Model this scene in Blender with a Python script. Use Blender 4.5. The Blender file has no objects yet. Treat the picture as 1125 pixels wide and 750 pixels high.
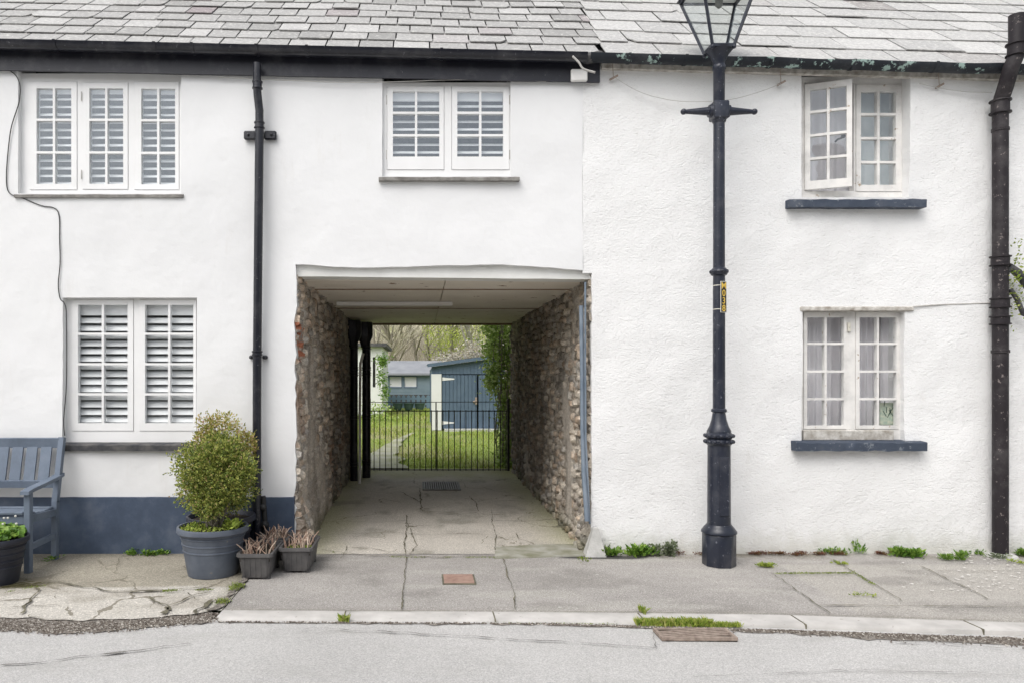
import bpy, math, random
import numpy as np
from mathutils import Vector, Matrix, noise
R = math.radians
random.seed(7)
rng = np.random.default_rng(7)
S = bpy.context.scene
COL = S.collection

# ------------------------------------------------------------------ camera geometry (photo pixel <-> metres)
F = 812.5; CZ = 1.552; CD = 6.5; VX = 462.0; VY = 414.0
def P(px, py, y=0.0):
    d = CD + y
    return Vector(((px-VX)*d/F, y, CZ-(py-VY)*d/F))
def X(px, y=0.0): return (px-VX)*(CD+y)/F
def Z(py, y=0.0): return CZ-(py-VY)*(CD+y)/F
def G(px, py, z=0.0):
    d = F*(CZ-z)/(py-VY)
    return Vector(((px-VX)*d/F, d-CD, z))

# ------------------------------------------------------------------ scene object helpers
ORG = {}
def tag(o, label=None, cat=None, group=None, kind=None):
    if label: o['label'] = label
    if cat: o['category'] = cat
    if group: o['group'] = group
    if kind: o['kind'] = kind
    return o
def thing(name, label, cat, loc, group=None):
    o = bpy.data.objects.new(name, None); COL.objects.link(o)
    o.location = loc; o.empty_display_size = 0.1
    ORG[o.name] = Vector(loc)
    return tag(o, label, cat, group)

class MB:
    def __init__(s): s.v = []; s.f = []; s.m = []; s.cm = 0; s.col = None
    def add(s, vs, fs, m=None):
        b = len(s.v); s.v.extend([tuple(v) for v in vs])
        for f in fs: s.f.append(tuple(b+i for i in f)); s.m.append(s.cm if m is None else m)
        return s
    def box(s, x0, x1, y0, y1, z0, z1):
        return s.add([(x0,y0,z0),(x1,y0,z0),(x1,y1,z0),(x0,y1,z0),(x0,y0,z1),(x1,y0,z1),(x1,y1,z1),(x0,y1,z1)],
              [(0,3,2,1),(4,5,6,7),(0,1,5,4),(1,2,6,5),(2,3,7,6),(3,0,4,7)])
    def bbox(s, x0, x1, y0, y1, z0, z1, b=0.006):
        """box with chamfered edges"""
        b = min(b, abs(x1-x0)*.45, abs(y1-y0)*.45, abs(z1-z0)*.45)
        vs = []; idx = {}
        for sx in (0,1):
            for sy in (0,1):
                for sz in (0,1):
                    X_ = (x0,x1)[sx]; Y_ = (y0,y1)[sy]; Z_ = (z0,z1)[sz]
                    dx = b if sx == 0 else -b; dy = b if sy == 0 else -b; dz = b if sz == 0 else -b
                    for a, p in enumerate([(X_, Y_+dy, Z_+dz), (X_+dx, Y_, Z_+dz), (X_+dx, Y_+dy, Z_)]):
                        idx[(sx,sy,sz,a)] = len(vs); vs.append(p)
        fs = []
        I = idx
        for sx in (0,1): q = [I[(sx,0,0,0)],I[(sx,1,0,0)],I[(sx,1,1,0)],I[(sx,0,1,0)]]; fs.append(q if sx else q[::-1])
        for sy in (0,1): q = [I[(0,sy,0,1)],I[(1,sy,0,1)],I[(1,sy,1,1)],I[(0,sy,1,1)]]; fs.append(q[::-1] if sy else q)
        for sz in (0,1): q = [I[(0,0,sz,2)],I[(1,0,sz,2)],I[(1,1,sz,2)],I[(0,1,sz,2)]]; fs.append(q if sz else q[::-1])
        for a in (0,1):
            for c in (0,1):
                fs.append([I[(a,c,0,0)],I[(a,c,1,0)],I[(a,c,1,1)],I[(a,c,0,1)]])
                fs.append([I[(a,0,c,0)],I[(a,1,c,0)],I[(a,1,c,2)],I[(a,0,c,2)]])
                fs.append([I[(0,a,c,1)],I[(1,a,c,1)],I[(1,a,c,2)],I[(0,a,c,2)]])
        for sx in (0,1):
            for sy in (0,1):
                for sz in (0,1): fs.append([I[(sx,sy,sz,0)],I[(sx,sy,sz,1)],I[(sx,sy,sz,2)]])
        return s.add(vs, fs)
    def bar(s, p0, p1, w, h, up=(0,0,1)):
        p0 = Vector(p0); p1 = Vector(p1); d = (p1-p0).normalized(); u = Vector(up)
        sd = d.cross(u)
        if sd.length < 1e-4: sd = d.cross(Vector((0,1,0)))
        sd.normalize(); u = sd.cross(d).normalized()
        vs = []
        for p in (p0,p1):
            for a, b in ((-1,-1),(1,-1),(1,1),(-1,1)): vs.append(p+sd*a*w/2+u*b*h/2)
        return s.add(vs, [(0,1,2,3),(7,6,5,4),(0,4,5,1),(1,5,6,2),(2,6,7,3),(3,7,4,0)])
    def xbar(s, xa, xb, ya0, ya1, za, zb, h):
        """bar along x with bottoms za,zb and height h"""
        return s.add([(xa,ya0,za),(xb,ya0,zb),(xb,ya1,zb),(xa,ya1,za),(xa,ya0,za+h),(xb,ya0,zb+h),(xb,ya1,zb+h),(xa,ya1,za+h)],
              [(0,3,2,1),(4,5,6,7),(0,1,5,4),(1,2,6,5),(2,3,7,6),(3,0,4,7)])
    def tube(s, pts, r, n=8, cap=True):
        pts = [Vector(p) for p in pts]
        if not isinstance(r, (list,tuple)): r = [r]*len(pts)
        b = len(s.v); fs = []; ref = None
        for i, p in enumerate(pts):
            if i == 0: t = pts[1]-pts[0]
            elif i == len(pts)-1: t = pts[-1]-pts[-2]
            else: t = (pts[i+1]-pts[i]).normalized()+(pts[i]-pts[i-1]).normalized()
            t.normalize()
            if ref is None:
                ref = t.cross(Vector((0,0,1)))
                if ref.length < .05: ref = t.cross(Vector((0,1,0)))
            ref = (ref - t*ref.dot(t)).normalized(); w = t.cross(ref)
            for k in range(n):
                a = 2*math.pi*k/n; s.v.append(tuple(p+ref*math.cos(a)*r[i]+w*math.sin(a)*r[i]))
        for i in range(len(pts)-1):
            for k in range(n):
                k2 = (k+1)%n; fs.append((b+i*n+k, b+i*n+k2, b+(i+1)*n+k2, b+(i+1)*n+k))
        if cap: fs.append(tuple(b+k for k in range(n))[::-1]); fs.append(tuple(b+(len(pts)-1)*n+k for k in range(n)))
        for f in fs: s.f.append(f); s.m.append(s.cm)
        return s
    def lathe(s, c, prof, n=24, cap=True, sq=1.0, rot=0.0):
        """prof: list of (r, z)"""
        b = len(s.v); c = Vector(c)
        for r, z in prof:
            for k in range(n):
                a = 2*math.pi*(k+.5)/n+rot; s.v.append((c.x+r*math.cos(a), c.y+r*sq*math.sin(a), c.z+z))
        for i in range(len(prof)-1):
            for k in range(n):
                k2 = (k+1)%n; s.f.append((b+i*n+k, b+i*n+k2, b+(i+1)*n+k2, b+(i+1)*n+k)); s.m.append(s.cm)
        if cap:
            s.f.append(tuple(b+k for k in range(n))[::-1]); s.m.append(s.cm)
            s.f.append(tuple(b+(len(prof)-1)*n+k for k in range(n))); s.m.append(s.cm)
        return s
    def ico(s, c, r, sub=1, sc=(1,1,1)):
        t = (1+5**.5)/2
        vs = [Vector(v).normalized() for v in [(-1,t,0),(1,t,0),(-1,-t,0),(1,-t,0),(0,-1,t),(0,1,t),(0,-1,-t),(0,1,-t),(t,0,-1),(t,0,1),(-t,0,-1),(-t,0,1)]]
        fs = [(0,11,5),(0,5,1),(0,1,7),(0,7,10),(0,10,11),(1,5,9),(5,11,4),(11,10,2),(10,7,6),(7,1,8),(3,9,4),(3,4,2),(3,2,6),(3,6,8),(3,8,9),(4,9,5),(2,4,11),(6,2,10),(8,6,7),(9,8,1)]
        for _ in range(sub):
            cache = {}; nf = []
            def mid(a, b):
                k = (min(a,b),max(a,b))
                if k not in cache: cache[k] = len(vs); vs.append(((vs[a]+vs[b])/2).normalized())
                return cache[k]
            for a,b,c_ in fs:
                ab=mid(a,b); bc=mid(b,c_); ca=mid(c_,a); nf += [(a,ab,ca),(b,bc,ab),(c_,ca,bc),(ab,bc,ca)]
            fs = nf
        return s.add([(c[0]+v.x*r*sc[0], c[1]+v.y*r*sc[1], c[2]+v.z*r*sc[2]) for v in vs], fs)
    def leaf(s, p, size, d=None, asp=.5):
        """a folded four cornered leaf"""
        if d is None: d = Vector((random.gauss(0,1), random.gauss(0,1), random.gauss(0,1)))
        d = Vector(d).normalized(); q = Vector((random.gauss(0,1), random.gauss(0,1), random.gauss(0,1)))
        w = d.cross(q).normalized(); n = d.cross(w)
        p = Vector(p); b = len(s.v); h = size*asp*.5
        s.v += [tuple(p), tuple(p+d*size*.5+w*h+n*h*.5), tuple(p+d*size), tuple(p+d*size*.5-w*h+n*h*.5)]
        s.f.append((b,b+1,b+2,b+3)); s.m.append(s.cm)
    def build(s, name, mats, parent=None, smooth=False, auto=None, org=None):
        me = bpy.data.meshes.new(name)
        if parent is not None: o0 = ORG[parent.name]
        else: o0 = Vector(org) if org is not None else Vector((0,0,0))
        me.from_pydata([(v[0]-o0.x, v[1]-o0.y, v[2]-o0.z) for v in s.v], [], s.f)
        if not isinstance(mats, (list,tuple)): mats = [mats]
        for m in mats: me.materials.append(m)
        if len(mats) > 1: me.polygons.foreach_set('material_index', s.m)
        if smooth or auto:
            me.polygons.foreach_set('use_smooth', [True]*len(me.polygons))
            if auto: me.set_sharp_from_angle(angle=R(auto))
        me.update()
        o = bpy.data.objects.new(name, me); COL.objects.link(o)
        if parent is not None: o.parent = parent
        else: o.location = o0
        ORG[o.name] = o0
        return o

def copy_tree(o, parent=None):
    c = o.copy(); COL.objects.link(c); c.parent = parent
    ORG[c.name] = ORG[o.name]
    for ch in [k for k in o.children]: copy_tree(ch, c)
    return c

# ------------------------------------------------------------------ materials
def lin(*c):
    if len(c) == 1: c = (c[0],)*3
    return tuple(((v/255)/12.92 if v/255 <= .04045 else ((v/255+.055)/1.055)**2.4) for v in c)
class NT:
    def __init__(s, name):
        s.mat = bpy.data.materials.new(name); s.mat.use_nodes = True
        s.t = s.mat.node_tree; s.t.nodes.clear()
        s.out = s.n('ShaderNodeOutputMaterial'); s.b = s.n('ShaderNodeBsdfPrincipled')
        s.l(s.b.outputs[0], s.out.inputs[0]); s.tc = s.n('ShaderNodeTexCoord')
    def n(s, t, **k):
        x = s.t.nodes.new(t)
        for a, v in k.items(): setattr(x, a, v)
        return x
    def l(s, a, b): s.t.links.new(a, b)
    def noise(s, scale, detail=4, rough=.55, vec=None, sc=None):
        x = s.n('ShaderNodeTexNoise'); x.inputs['Scale'].default_value = scale
        x.inputs['Detail'].default_value = detail; x.inputs['Roughness'].default_value = rough
        v = vec or s.tc.outputs['Object']
        if sc:
            m = s.n('ShaderNodeMapping'); m.inputs['Scale'].default_value = sc; s.l(v, m.inputs[0]); v = m.outputs[0]
        s.l(v, x.inputs['Vector']); return x.outputs['Fac']
    def voro(s, scale, feature='F1', sc=None, out='Distance'):
        x = s.n('ShaderNodeTexVoronoi', feature=feature); x.inputs['Scale'].default_value = scale
        v = s.tc.outputs['Object']
        if sc:
            m = s.n('ShaderNodeMapping'); m.inputs['Scale'].default_value = sc; s.l(v, m.inputs[0]); v = m.outputs[0]
        s.l(v, x.inputs['Vector']); return x.outputs[out]
    def ramp(s, fac, stops, interp='LINEAR'):
        x = s.n('ShaderNodeValToRGB'); x.color_ramp.interpolation = interp
        e = x.color_ramp.elements
        while len(e) < len(stops): e.new(.5)
        for i, (p, c) in enumerate(stops):
            e[i].position = p; e[i].color = (*(c if isinstance(c,(tuple,list)) else (c,c,c)), 1)
        s.l(fac, x.inputs[0]); return x.outputs[0]
    def mix(s, fac, a, b, mode='MIX'):
        x = s.n('ShaderNodeMix', data_type='RGBA', blend_type=mode)
        for sock, v in ((x.inputs[0],fac),(x.inputs[6],a),(x.inputs[7],b)):
            if hasattr(v, 'is_linked'): s.l(v, sock)
            elif isinstance(v, (int,float)): sock.default_value = v if sock == x.inputs[0] else (v,v,v,1)
            else: sock.default_value = (*v, 1)
        return x.outputs[2]
    def math(s, op, a, b=0.0):
        x = s.n('ShaderNodeMath', operation=op)
        for i, v in ((0,a),(1,b)):
            if hasattr(v, 'is_linked'): s.l(v, x.inputs[i])
            else: x.inputs[i].default_value = v
        return x.outputs[0]
    def bump(s, h, strength=.5, dist=.01, prev=None):
        x = s.n('ShaderNodeBump'); x.inputs['Strength'].default_value = strength; x.inputs['Distance'].default_value = dist
        s.l(h, x.inputs['Height'])
        if prev is not None: s.l(prev, x.inputs['Normal'])
        return x.outputs[0]
    def island(s): return s.n('ShaderNodeNewGeometry').outputs['Random Per Island']
    def fin(s, col=None, rough=.7, nrm=None, metal=0, spec=.5):
        if col is not None:
            if hasattr(col, 'is_linked'): s.l(col, s.b.inputs['Base Color'])
            else: s.b.inputs['Base Color'].default_value = (*col, 1)
        if hasattr(rough, 'is_linked'): s.l(rough, s.b.inputs['Roughness'])
        else: s.b.inputs['Roughness'].default_value = rough
        s.b.inputs['Metallic'].default_value = metal
        s.b.inputs['Specular IOR Level'].default_value = spec
        if nrm is not None: s.l(nrm, s.b.inputs['Normal'])
        return s.mat

def m_generic(name, a, b, scale=6, rough=.6, bs=40, bst=.3, bd=.004, spec=.4, wear=None, wearc=None, wsc=20, metal=0):
    k = NT(name)
    c = k.ramp(k.noise(scale, 6), [(.33,a),(.67,b)])
    if wear:
        w = k.ramp(k.noise(wsc, 6, .65), [(wear,0.0),(wear+.03,1.0)])
        c = k.mix(w, c, wearc)
    return k.fin(c, rough, k.bump(k.noise(bs, 4), bst, bd), metal, spec)

def mk_wall_smooth():
    k = NT('smooth white limewashed render')
    c = k.ramp(k.noise(.9, 5), [(.3,(.735,.738,.74)),(.7,(.785,.787,.79))])
    st = k.ramp(k.noise(3.5, 8, .72, sc=(1,1,.22)), [(.58,0.0),(.78,.4)])
    c = k.mix(st, c, (.62,.6,.56))
    n = k.bump(k.noise(2.2, 3), .6, .03)
    n = k.bump(k.noise(14, 4, .6), .35, .008, n)
    n = k.bump(k.noise(160, 2), .15, .002, n)
    return k.fin(c, .85, n, 0, .2)
def mk_wall_rough():
    k = NT('thick white roughcast render')
    c = k.ramp(k.noise(1.1, 6), [(.3,(.79,.788,.782)),(.7,(.835,.835,.832))])
    dirt = k.ramp(k.noise(75, 3, .6), [(.62,0.0),(.72,.3)])
    big = k.ramp(k.noise(1.6, 4), [(.35,.15),(.75,1.0)])
    c = k.mix(k.math('MULTIPLY', dirt, big), c, (.42,.39,.34))
    st = k.ramp(k.noise(5.0, 8, .7, sc=(1,1,.4)), [(.62,0.0),(.82,.4)])
    c = k.mix(st, c, (.6,.58,.53))
    sp = k.n('ShaderNodeSeparateXYZ'); k.l(k.tc.outputs['Object'], sp.inputs[0])
    low = k.ramp(k.math('ADD', sp.outputs[2], k.math('MULTIPLY', k.noise(9, 6, .7), .35)), [(.18,.55),(.40,0.0)])
    c = k.mix(low, c, (.5,.49,.41))
    n = k.bump(k.noise(4, 3), .5, .03)
    n = k.bump(k.noise(48, 5, .6, sc=(1,1,1.5)), .26, .014, n)
    dent = k.ramp(k.noise(33, 5, .62, sc=(1,1,1.7)), [(.52,1.0),(.66,0.0)])
    n = k.bump(dent, .38, .009, n)
    n = k.bump(k.voro(75), .3, .006, n)
    return k.fin(c, .9, n, 0, .15)
def mk_slate(name, a, b, p, lich=.58):
    k = NT(name)
    isl = k.island()
    c = k.ramp(isl, [(0,a),(.3,b),(.6,tuple((x+y)/2 for x,y in zip(a,b))),(.9,tuple(x*1.12 for x in b)),(.975,p),(1,p)])
    g = k.ramp(k.noise(34, 8, .78), [(.3,.62),(.7,1.16)])
    c = k.mix(1.0, c, g, 'MULTIPLY')
    l = k.ramp(k.noise(17, 9, .8), [(lich-.04,0.0),(lich+.08,.85)])
    c = k.mix(l, c, (.6,.595,.56))
    l2 = k.ramp(k.noise(7, 8, .8), [(.63,0.0),(.7,.7)])
    c = k.mix(l2, c, (.3,.285,.26))
    return k.fin(c, .75, k.bump(k.noise(40, 6, .7), .5, .006), 0, .3)
def mk_attr(name, bs=60, bd=.004, bst=.5, rough=.85, sp=.25, mul=.35, fsc=90, crk=0, crc=(.09,.08,.055), crw=.03):
    k = NT(name)
    at = k.n('ShaderNodeAttribute'); at.attribute_name = 'Col'
    g = k.ramp(k.noise(fsc, 5, .7), [(.3,1-mul),(.7,1+mul*.6)])
    c = k.mix(1.0, at.outputs['Color'], g, 'MULTIPLY')
    if name != 'rubble stone and lime mortar':
        sv = k.n('ShaderNodeSeparateColor'); k.l(k.voro(150, out='Color'), sv.inputs[0])
        c = k.mix(.8, c, k.ramp(sv.outputs[0], [(0,.66),(.25,.95),(.8,1.0),(1,1.5)]), 'MULTIPLY')
        gum = k.ramp(k.voro(3.1), [(.035,1.0),(.045,0.0)]); c = k.mix(k.math('MULTIPLY', gum, .6), c, (.55,.54,.51))
        dk = k.ramp(k.noise(6, 9, .8), [(.6,0.0),(.72,.4)]); c = k.mix(dk, c, (.2,.19,.165))
    nb = k.bump(k.noise(bs, 5, .65), bst, bd)
    if crk:
        nv = k.n('ShaderNodeTexNoise'); nv.inputs['Scale'].default_value = 2.2*crk; nv.inputs['Detail'].default_value = 5; k.l(k.tc.outputs['Object'], nv.inputs['Vector'])
        wv = k.n('ShaderNodeVectorMath', operation='SCALE'); k.l(nv.outputs['Color'], wv.inputs[0]); wv.inputs['Scale'].default_value = .55/crk
        av = k.n('ShaderNodeVectorMath', operation='ADD'); k.l(wv.outputs[0], av.inputs[0]); k.l(k.tc.outputs['Object'], av.inputs[1])
        vo = k.n('ShaderNodeTexVoronoi', feature='DISTANCE_TO_EDGE'); vo.inputs['Scale'].default_value = crk; k.l(av.outputs[0], vo.inputs['Vector'])
        m1 = k.ramp(k.noise(1.1*crk, 4), [(.46,0.0),(.6,crw)])
        lt = k.math('LESS_THAN', vo.outputs['Distance'], m1)
        c = k.mix(k.math('MULTIPLY', lt, .85), c, crc)
    return k.fin(c, rough, nb, 0, sp)
def mk_asphalt():
    k = NT('weathered pale tarmac')
    c = k.ramp(k.noise(.5, 5), [(.3,(.42,.412,.40)),(.7,(.52,.51,.496))])
    v = k.voro(190, out='Color')
    sep = k.n('ShaderNodeSeparateColor'); k.l(v, sep.inputs[0])
    g = k.ramp(sep.outputs[0], [(0,.72),(.5,.97),(1,1.28)])
    c = k.mix(.85, c, g, 'MULTIPLY')
    s = k.ramp(k.noise(2.6, 8, .75, sc=(.35,1.6,1)), [(.52,0.0),(.74,.6)])
    c = k.mix(s, c, (.33,.32,.3))
    n = k.bump(k.voro(190), .5, .003); n = k.bump(k.noise(5, 3), .3, .01, n)
    return k.fin(c, .85, n, 0, .25)
def mk_leaf(name, stops, rough=.5, trans=.25):
    k = NT(name)
    c = k.ramp(k.island(), stops)
    k.fin(c, rough, None, 0, .35)
    tr = k.n('ShaderNodeBsdfTranslucent'); k.l(c, tr.inputs[0])
    mx = k.n('ShaderNodeMixShader'); mx.inputs[0].default_value = trans
    k.l(k.b.outputs[0], mx.inputs[1]); k.l(tr.outputs[0], mx.inputs[2]); k.l(mx.outputs[0], k.out.inputs[0])
    return k.mat
def mk_glass(name, f, tint=(.97,.98,.98)):
    k = NT(name); k.t.nodes.remove(k.b)
    t = k.n('ShaderNodeBsdfTransparent'); t.inputs[0].default_value = (*tint,1)
    g = k.n('ShaderNodeBsdfGlossy'); g.inputs['Roughness'].default_value = .015
    g.inputs['Color'].default_value = (.86,.93,1,1)
    k.l(k.bump(k.noise(3.5, 2), .25, .004), g.inputs['Normal'])
    lw = k.n('ShaderNodeLayerWeight'); lw.inputs[0].default_value = .5
    fac = k.math('ADD', k.math('MULTIPLY', k.math('POWER', lw.outputs['Facing'], 5.0), .8), f+.05)
    mx = k.n('ShaderNodeMixShader'); k.l(fac, mx.inputs[0])
    k.l(t.outputs[0], mx.inputs[1]); k.l(g.outputs[0], mx.inputs[2]); k.l(mx.outputs[0], k.out.inputs[0])
    return k.mat

def mk_paint(name, a, wear=.7, wearc=(.35,.33,.3), rough=.4, wsc=30, spec=.5):
    k = NT(name)
    c = k.ramp(k.noise(4, 7, .65), [(.28,tuple(x*.72 for x in a)),(.72,tuple(x*1.22 for x in a))])
    w = k.ramp(k.noise(wsc, 7, .7), [(wear,0.0),(wear+.025,1.0)])
    c = k.mix(w, c, wearc)
    d = k.ramp(k.noise(4, 6, .7), [(.5,0.0),(.8,.25)])
    c = k.mix(d, c, (.22,.21,.2) if sum(a) < .6 else (.5,.48,.44))
    return k.fin(c, rough, k.bump(k.noise(60, 4), .25, .003), 0, spec)

MT = {}
MT['wall_s'] = mk_wall_smooth(); MT['wall_r'] = mk_wall_rough()
MT['slate_l'] = mk_slate('small weathered slate', (.33,.325,.315), (.47,.463,.452), (.33,.29,.295))
MT['slate_r'] = mk_slate('large pale slate', (.43,.426,.418), (.53,.523,.51), (.36,.34,.33), .56)
MT['black'] = mk_paint('black gloss paint on iron', (.012,.013,.02), .63, (.12,.12,.13), .28)
MT['fascia'] = mk_paint('black painted timber', (.014,.015,.024), .66, (.1,.1,.11), .45, 25)
MT['oldpipe'] = mk_paint('flaking dark brown pipe paint', (.022,.018,.021), .61, (.17,.145,.14), .55, 24, .3)
MT['oldgutter'] = mk_paint('flaking black gutter paint over old green', (.022,.026,.033), .575, (.34,.46,.42), .6, 9, .3)
MT['lamp'] = mk_paint('dark navy lamp paint', (.016,.02,.034), .625, (.16,.17,.2), .33, 35)
MT['white_frame'] = m_generic('clean white window paint', (.76,.76,.755), (.82,.82,.82), 3, .45, 60, .1, .002, .4)
MT['old_frame'] = mk_paint('peeling white window paint', (.75,.735,.71), .64, (.38,.3,.22), .6, 14, .3)
MT['slat'] = m_generic('white louvre paint', (.78,.79,.8), (.83,.84,.85), 3, .45, 60, .1, .001, .4)
MT['sill_g'] = m_generic('thin grey slate sill', (.16,.15,.14), (.32,.31,.29), 14, .8, 40, .6, .006)
MT['sill_d'] = m_generic('thin dark slate sill', (.03,.032,.04), (.12,.115,.11), 10, .7, 40, .6, .006)
MT['sill_b'] = mk_paint('slate blue painted sill', (.055,.07,.1), .59, (.17,.19,.22), .7, 14, .3)
MT['wood_g'] = m_generic('bare grey weathered wood', (.3,.27,.23), (.62,.6,.56), 18, .85, 50, .7, .006)
MT['glass_up'] = mk_glass('window glass', .11)
MT['glass_lo'] = mk_glass('old window glass', .035)
MT['plinth'] = mk_paint('slate blue painted plinth', (.062,.085,.13), .70, (.03,.036,.055), .6, 7, .3)
MT['bench'] = mk_paint('grey blue bench paint', (.15,.185,.24), .74, (.2,.2,.2), .55, 30, .3)
MT['pot'] = m_generic('slate grey plastic pot', (.078,.092,.12), (.12,.138,.17), 7, .5, 80, .15, .002, .4, .68, (.22,.2,.17), 14)
MT['pot_d'] = m_generic('dark navy plastic pot', (.02,.022,.035), (.035,.038,.052), 7, .45, 80, .15, .002)
MT['trough'] = m_generic('faded charcoal plastic', (.07,.068,.07), (.125,.12,.118), 9, .6, 80, .2, .002)
MT['soil'] = m_generic('potting soil', (.02,.015,.01), (.06,.045,.03), 40, .95, 90, 1, .02)
MT['stone'] = mk_attr('rubble stone and lime mortar', 45, .012, .8, .9, .15, .45, 60)
MT['ground'] = mk_attr('worn concrete', 110, .004, .8, .9, .2, .5, 140)
MT['ground_old'] = mk_attr('cracked old concrete', 50, .006, .7, .9, .2, .4, 80, crk=2.4, crw=.035, crc=(.2,.18,.14))
MT['ground_pass'] = mk_attr('cracked passage concrete', 60, .005, .6, .9, .2, .4, 90, crk=1.3, crw=.011, crc=(.17,.16,.11))
MT['asphalt'] = mk_asphalt()
MT['kerb'] = m_generic('pale concrete kerb', (.42,.405,.385), (.56,.54,.515), 5, .85, 70, .5, .005, .2,   .64, (.32,.3,.27), 22)
MT['crack'] = m_generic('mossy dirt in joints', (.09,.082,.06), (.2,.185,.13), 14, .95, 80, .8, .01)
MT['darkcrack'] = m_generic('dirt filled road crack', (.15,.143,.13), (.25,.24,.225), 14, .95, 80, .8, .01)
MT['gravel'] = mk_leaf('small loose stones', [(0,(.11,.09,.075)),(.7,(.24,.21,.18)),(1,(.6,.57,.52))], .9, 0.0)
MT['gravelbed'] = m_generic('dirty gravel bed', (.15,.13,.11), (.36,.33,.295), 26, .95, 90, 1, .02)
MT['ceil'] = m_generic('stained cream ceiling board', (.70,.645,.56), (.8,.75,.67), 1.6, .8, 30, .3, .004, .2, .64, (.28,.2,.13), 5)
MT['ceil_w'] = m_generic('off white trunking', (.76,.75,.72), (.8,.79,.77), 3, .6)
MT['lintel'] = m_generic('white painted lintel', (.7,.7,.67), (.8,.8,.78), 3, .7, 20, .4, .01)
MT['joint'] = m_generic('brown timber batten', (.2,.14,.095), (.32,.24,.17), 10, .8)
MT['curtain_g'] = m_generic('grey lilac curtain cloth', (.72,.70,.73), (.82,.80,.825), 4, .9, 200, .2, .002, .1)
MT['curtain_w'] = m_generic('pale net curtain cloth', (.62,.67,.69), (.74,.78,.79), 4, .9, 200, .2, .002, .1)
MT['dark_int'] = m_generic('dim interior plaster', (.2,.2,.2), (.27,.26,.26), 2, .9)
MT['cable'] = m_generic('dark cable', (.03,.03,.035), (.06,.06,.06), 5, .5)
MT['cable_l'] = m_generic('grey white cable', (.4,.39,.37), (.55,.53,.5), 9, .6)
MT['conduit'] = m_generic('blue grey plastic conduit', (.13,.17,.22), (.22,.26,.31), 5, .45)
MT['concrete'] = m_generic('pale concrete', (.4,.4,.38), (.55,.54,.52), 8, .85, 40, .5, .01)
MT['plain'] = m_generic('black plastic', (.02,.02,.02), (.04,.04,.04), 5, .5)
MT['yellow'] = m_generic('yellow lettering', (.72,.48,.08), (.75,.52,.1), 5, .5)
MT['platew'] = m_generic('pale plate edge', (.6,.58,.5), (.65,.63,.55), 5, .5)
MT['enamel'] = m_generic('white enamel', (.72,.72,.7), (.8,.8,.78), 5, .4)
MT['iron'] = m_generic('thin black iron', (.012,.012,.013), (.03,.028,.026), 9, .5)
MT['terra'] = m_generic('orange terracotta', (.27,.17,.135), (.37,.25,.2), 20, .85)
MT['rust'] = m_generic('rusty brown cast iron', (.22,.17,.14), (.38,.31,.26), 25, .85, 60, .6, .006)
MT['grate'] = m_generic('grey iron grate', (.16,.16,.155), (.28,.28,.27), 15, .6)
MT['bluewood'] = m_generic('blue grey painted boards', (.08,.12,.172), (.105,.148,.205), 4, .6, 30, .3, .004)
MT['hutwood'] = m_generic('grey blue hut boards', (.17,.23,.27), (.22,.28,.32), 2, .7)
MT['fencewood'] = m_generic('blue fence paint', (.13,.2,.26), (.17,.25,.31), 2, .7)
MT['felt'] = m_generic('grey roofing felt', (.23,.24,.26), (.29,.3,.32), 2, .85, 30, .3, .005)
MT['potgreen'] = m_generic('dull green glazed pot', (.06,.1,.09), (.09,.14,.12), 4, .5)
MT['farwhite'] = m_generic('white painted masonry', (.68,.68,.66), (.76,.76,.75), 2, .8)
MT['bark'] = m_generic('grey brown bark', (.2,.18,.145), (.33,.295,.24), 12, .95, 30, .8, .02)
MT['bark_p'] = m_generic('pale lichen bark', (.26,.24,.2), (.5,.47,.42), 6, .95, 30, .8, .02)
MT['stem'] = mk_leaf('dry brown stems', [(0,(.32,.2,.15)),(.5,(.5,.36,.28)),(1,(.66,.56,.45))], .8, 0.0)
MT['leaf_box'] = mk_leaf('box leaves', [(0,(.07,.10,.025)),(.35,(.18,.24,.05)),(.65,(.33,.37,.08)),(.92,(.52,.52,.14)),(1,(.5,.32,.2))])
MT['leaf_box2'] = mk_leaf('yellow and red tinged leaves', [(0,(.17,.18,.04)),(.4,(.36,.36,.08)),(.7,(.5,.44,.14)),(1,(.52,.3,.22))])
MT['leaf_bright'] = mk_leaf('bright green leaves', [(0,(.06,.14,.02)),(.5,(.14,.27,.035)),(1,(.32,.46,.09))])
MT['leaf_lime'] = mk_leaf('lime ground cover', [(0,(.16,.24,.03)),(.5,(.3,.38,.06)),(1,(.45,.5,.12))])
MT['leaf_ivy'] = mk_leaf('ivy leaves', [(0,(.16,.24,.05)),(.4,(.32,.45,.10)),(.75,(.5,.62,.2)),(1,(.7,.75,.45))], .5, .4)
MT['leaf_tree'] = mk_leaf('fresh yellow green leaves', [(0,(.25,.31,.05)),(.5,(.42,.5,.09)),(1,(.6,.64,.17))])
MT['leaf_pale'] = mk_leaf('pale dry flower heads', [(0,(.32,.27,.17)),(.5,(.55,.5,.4)),(1,(.7,.67,.58))])
MT['leaf_red'] = mk_leaf('reddish brown creeping weed', [(0,(.1,.035,.025)),(.6,(.2,.075,.05)),(1,(.2,.19,.06))])
MT['leaf_grey'] = mk_leaf('grey green leaves', [(0,(.1,.13,.07)),(.6,(.2,.24,.14)),(1,(.34,.36,.26))])
MT['grass'] = mk_leaf('grass blades', [(0,(.15,.23,.035)),(.45,(.28,.38,.06)),(.8,(.44,.48,.10)),(1,(.54,.47,.22))])
MT['moss'] = mk_leaf('joint moss', [(0,(.09,.12,.02)),(.5,(.19,.26,.04)),(1,(.32,.36,.09))])
MT['petal'] = mk_leaf('white flower petals', [(0,(.7,.68,.64)),(1,(.8,.78,.75))])
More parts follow.
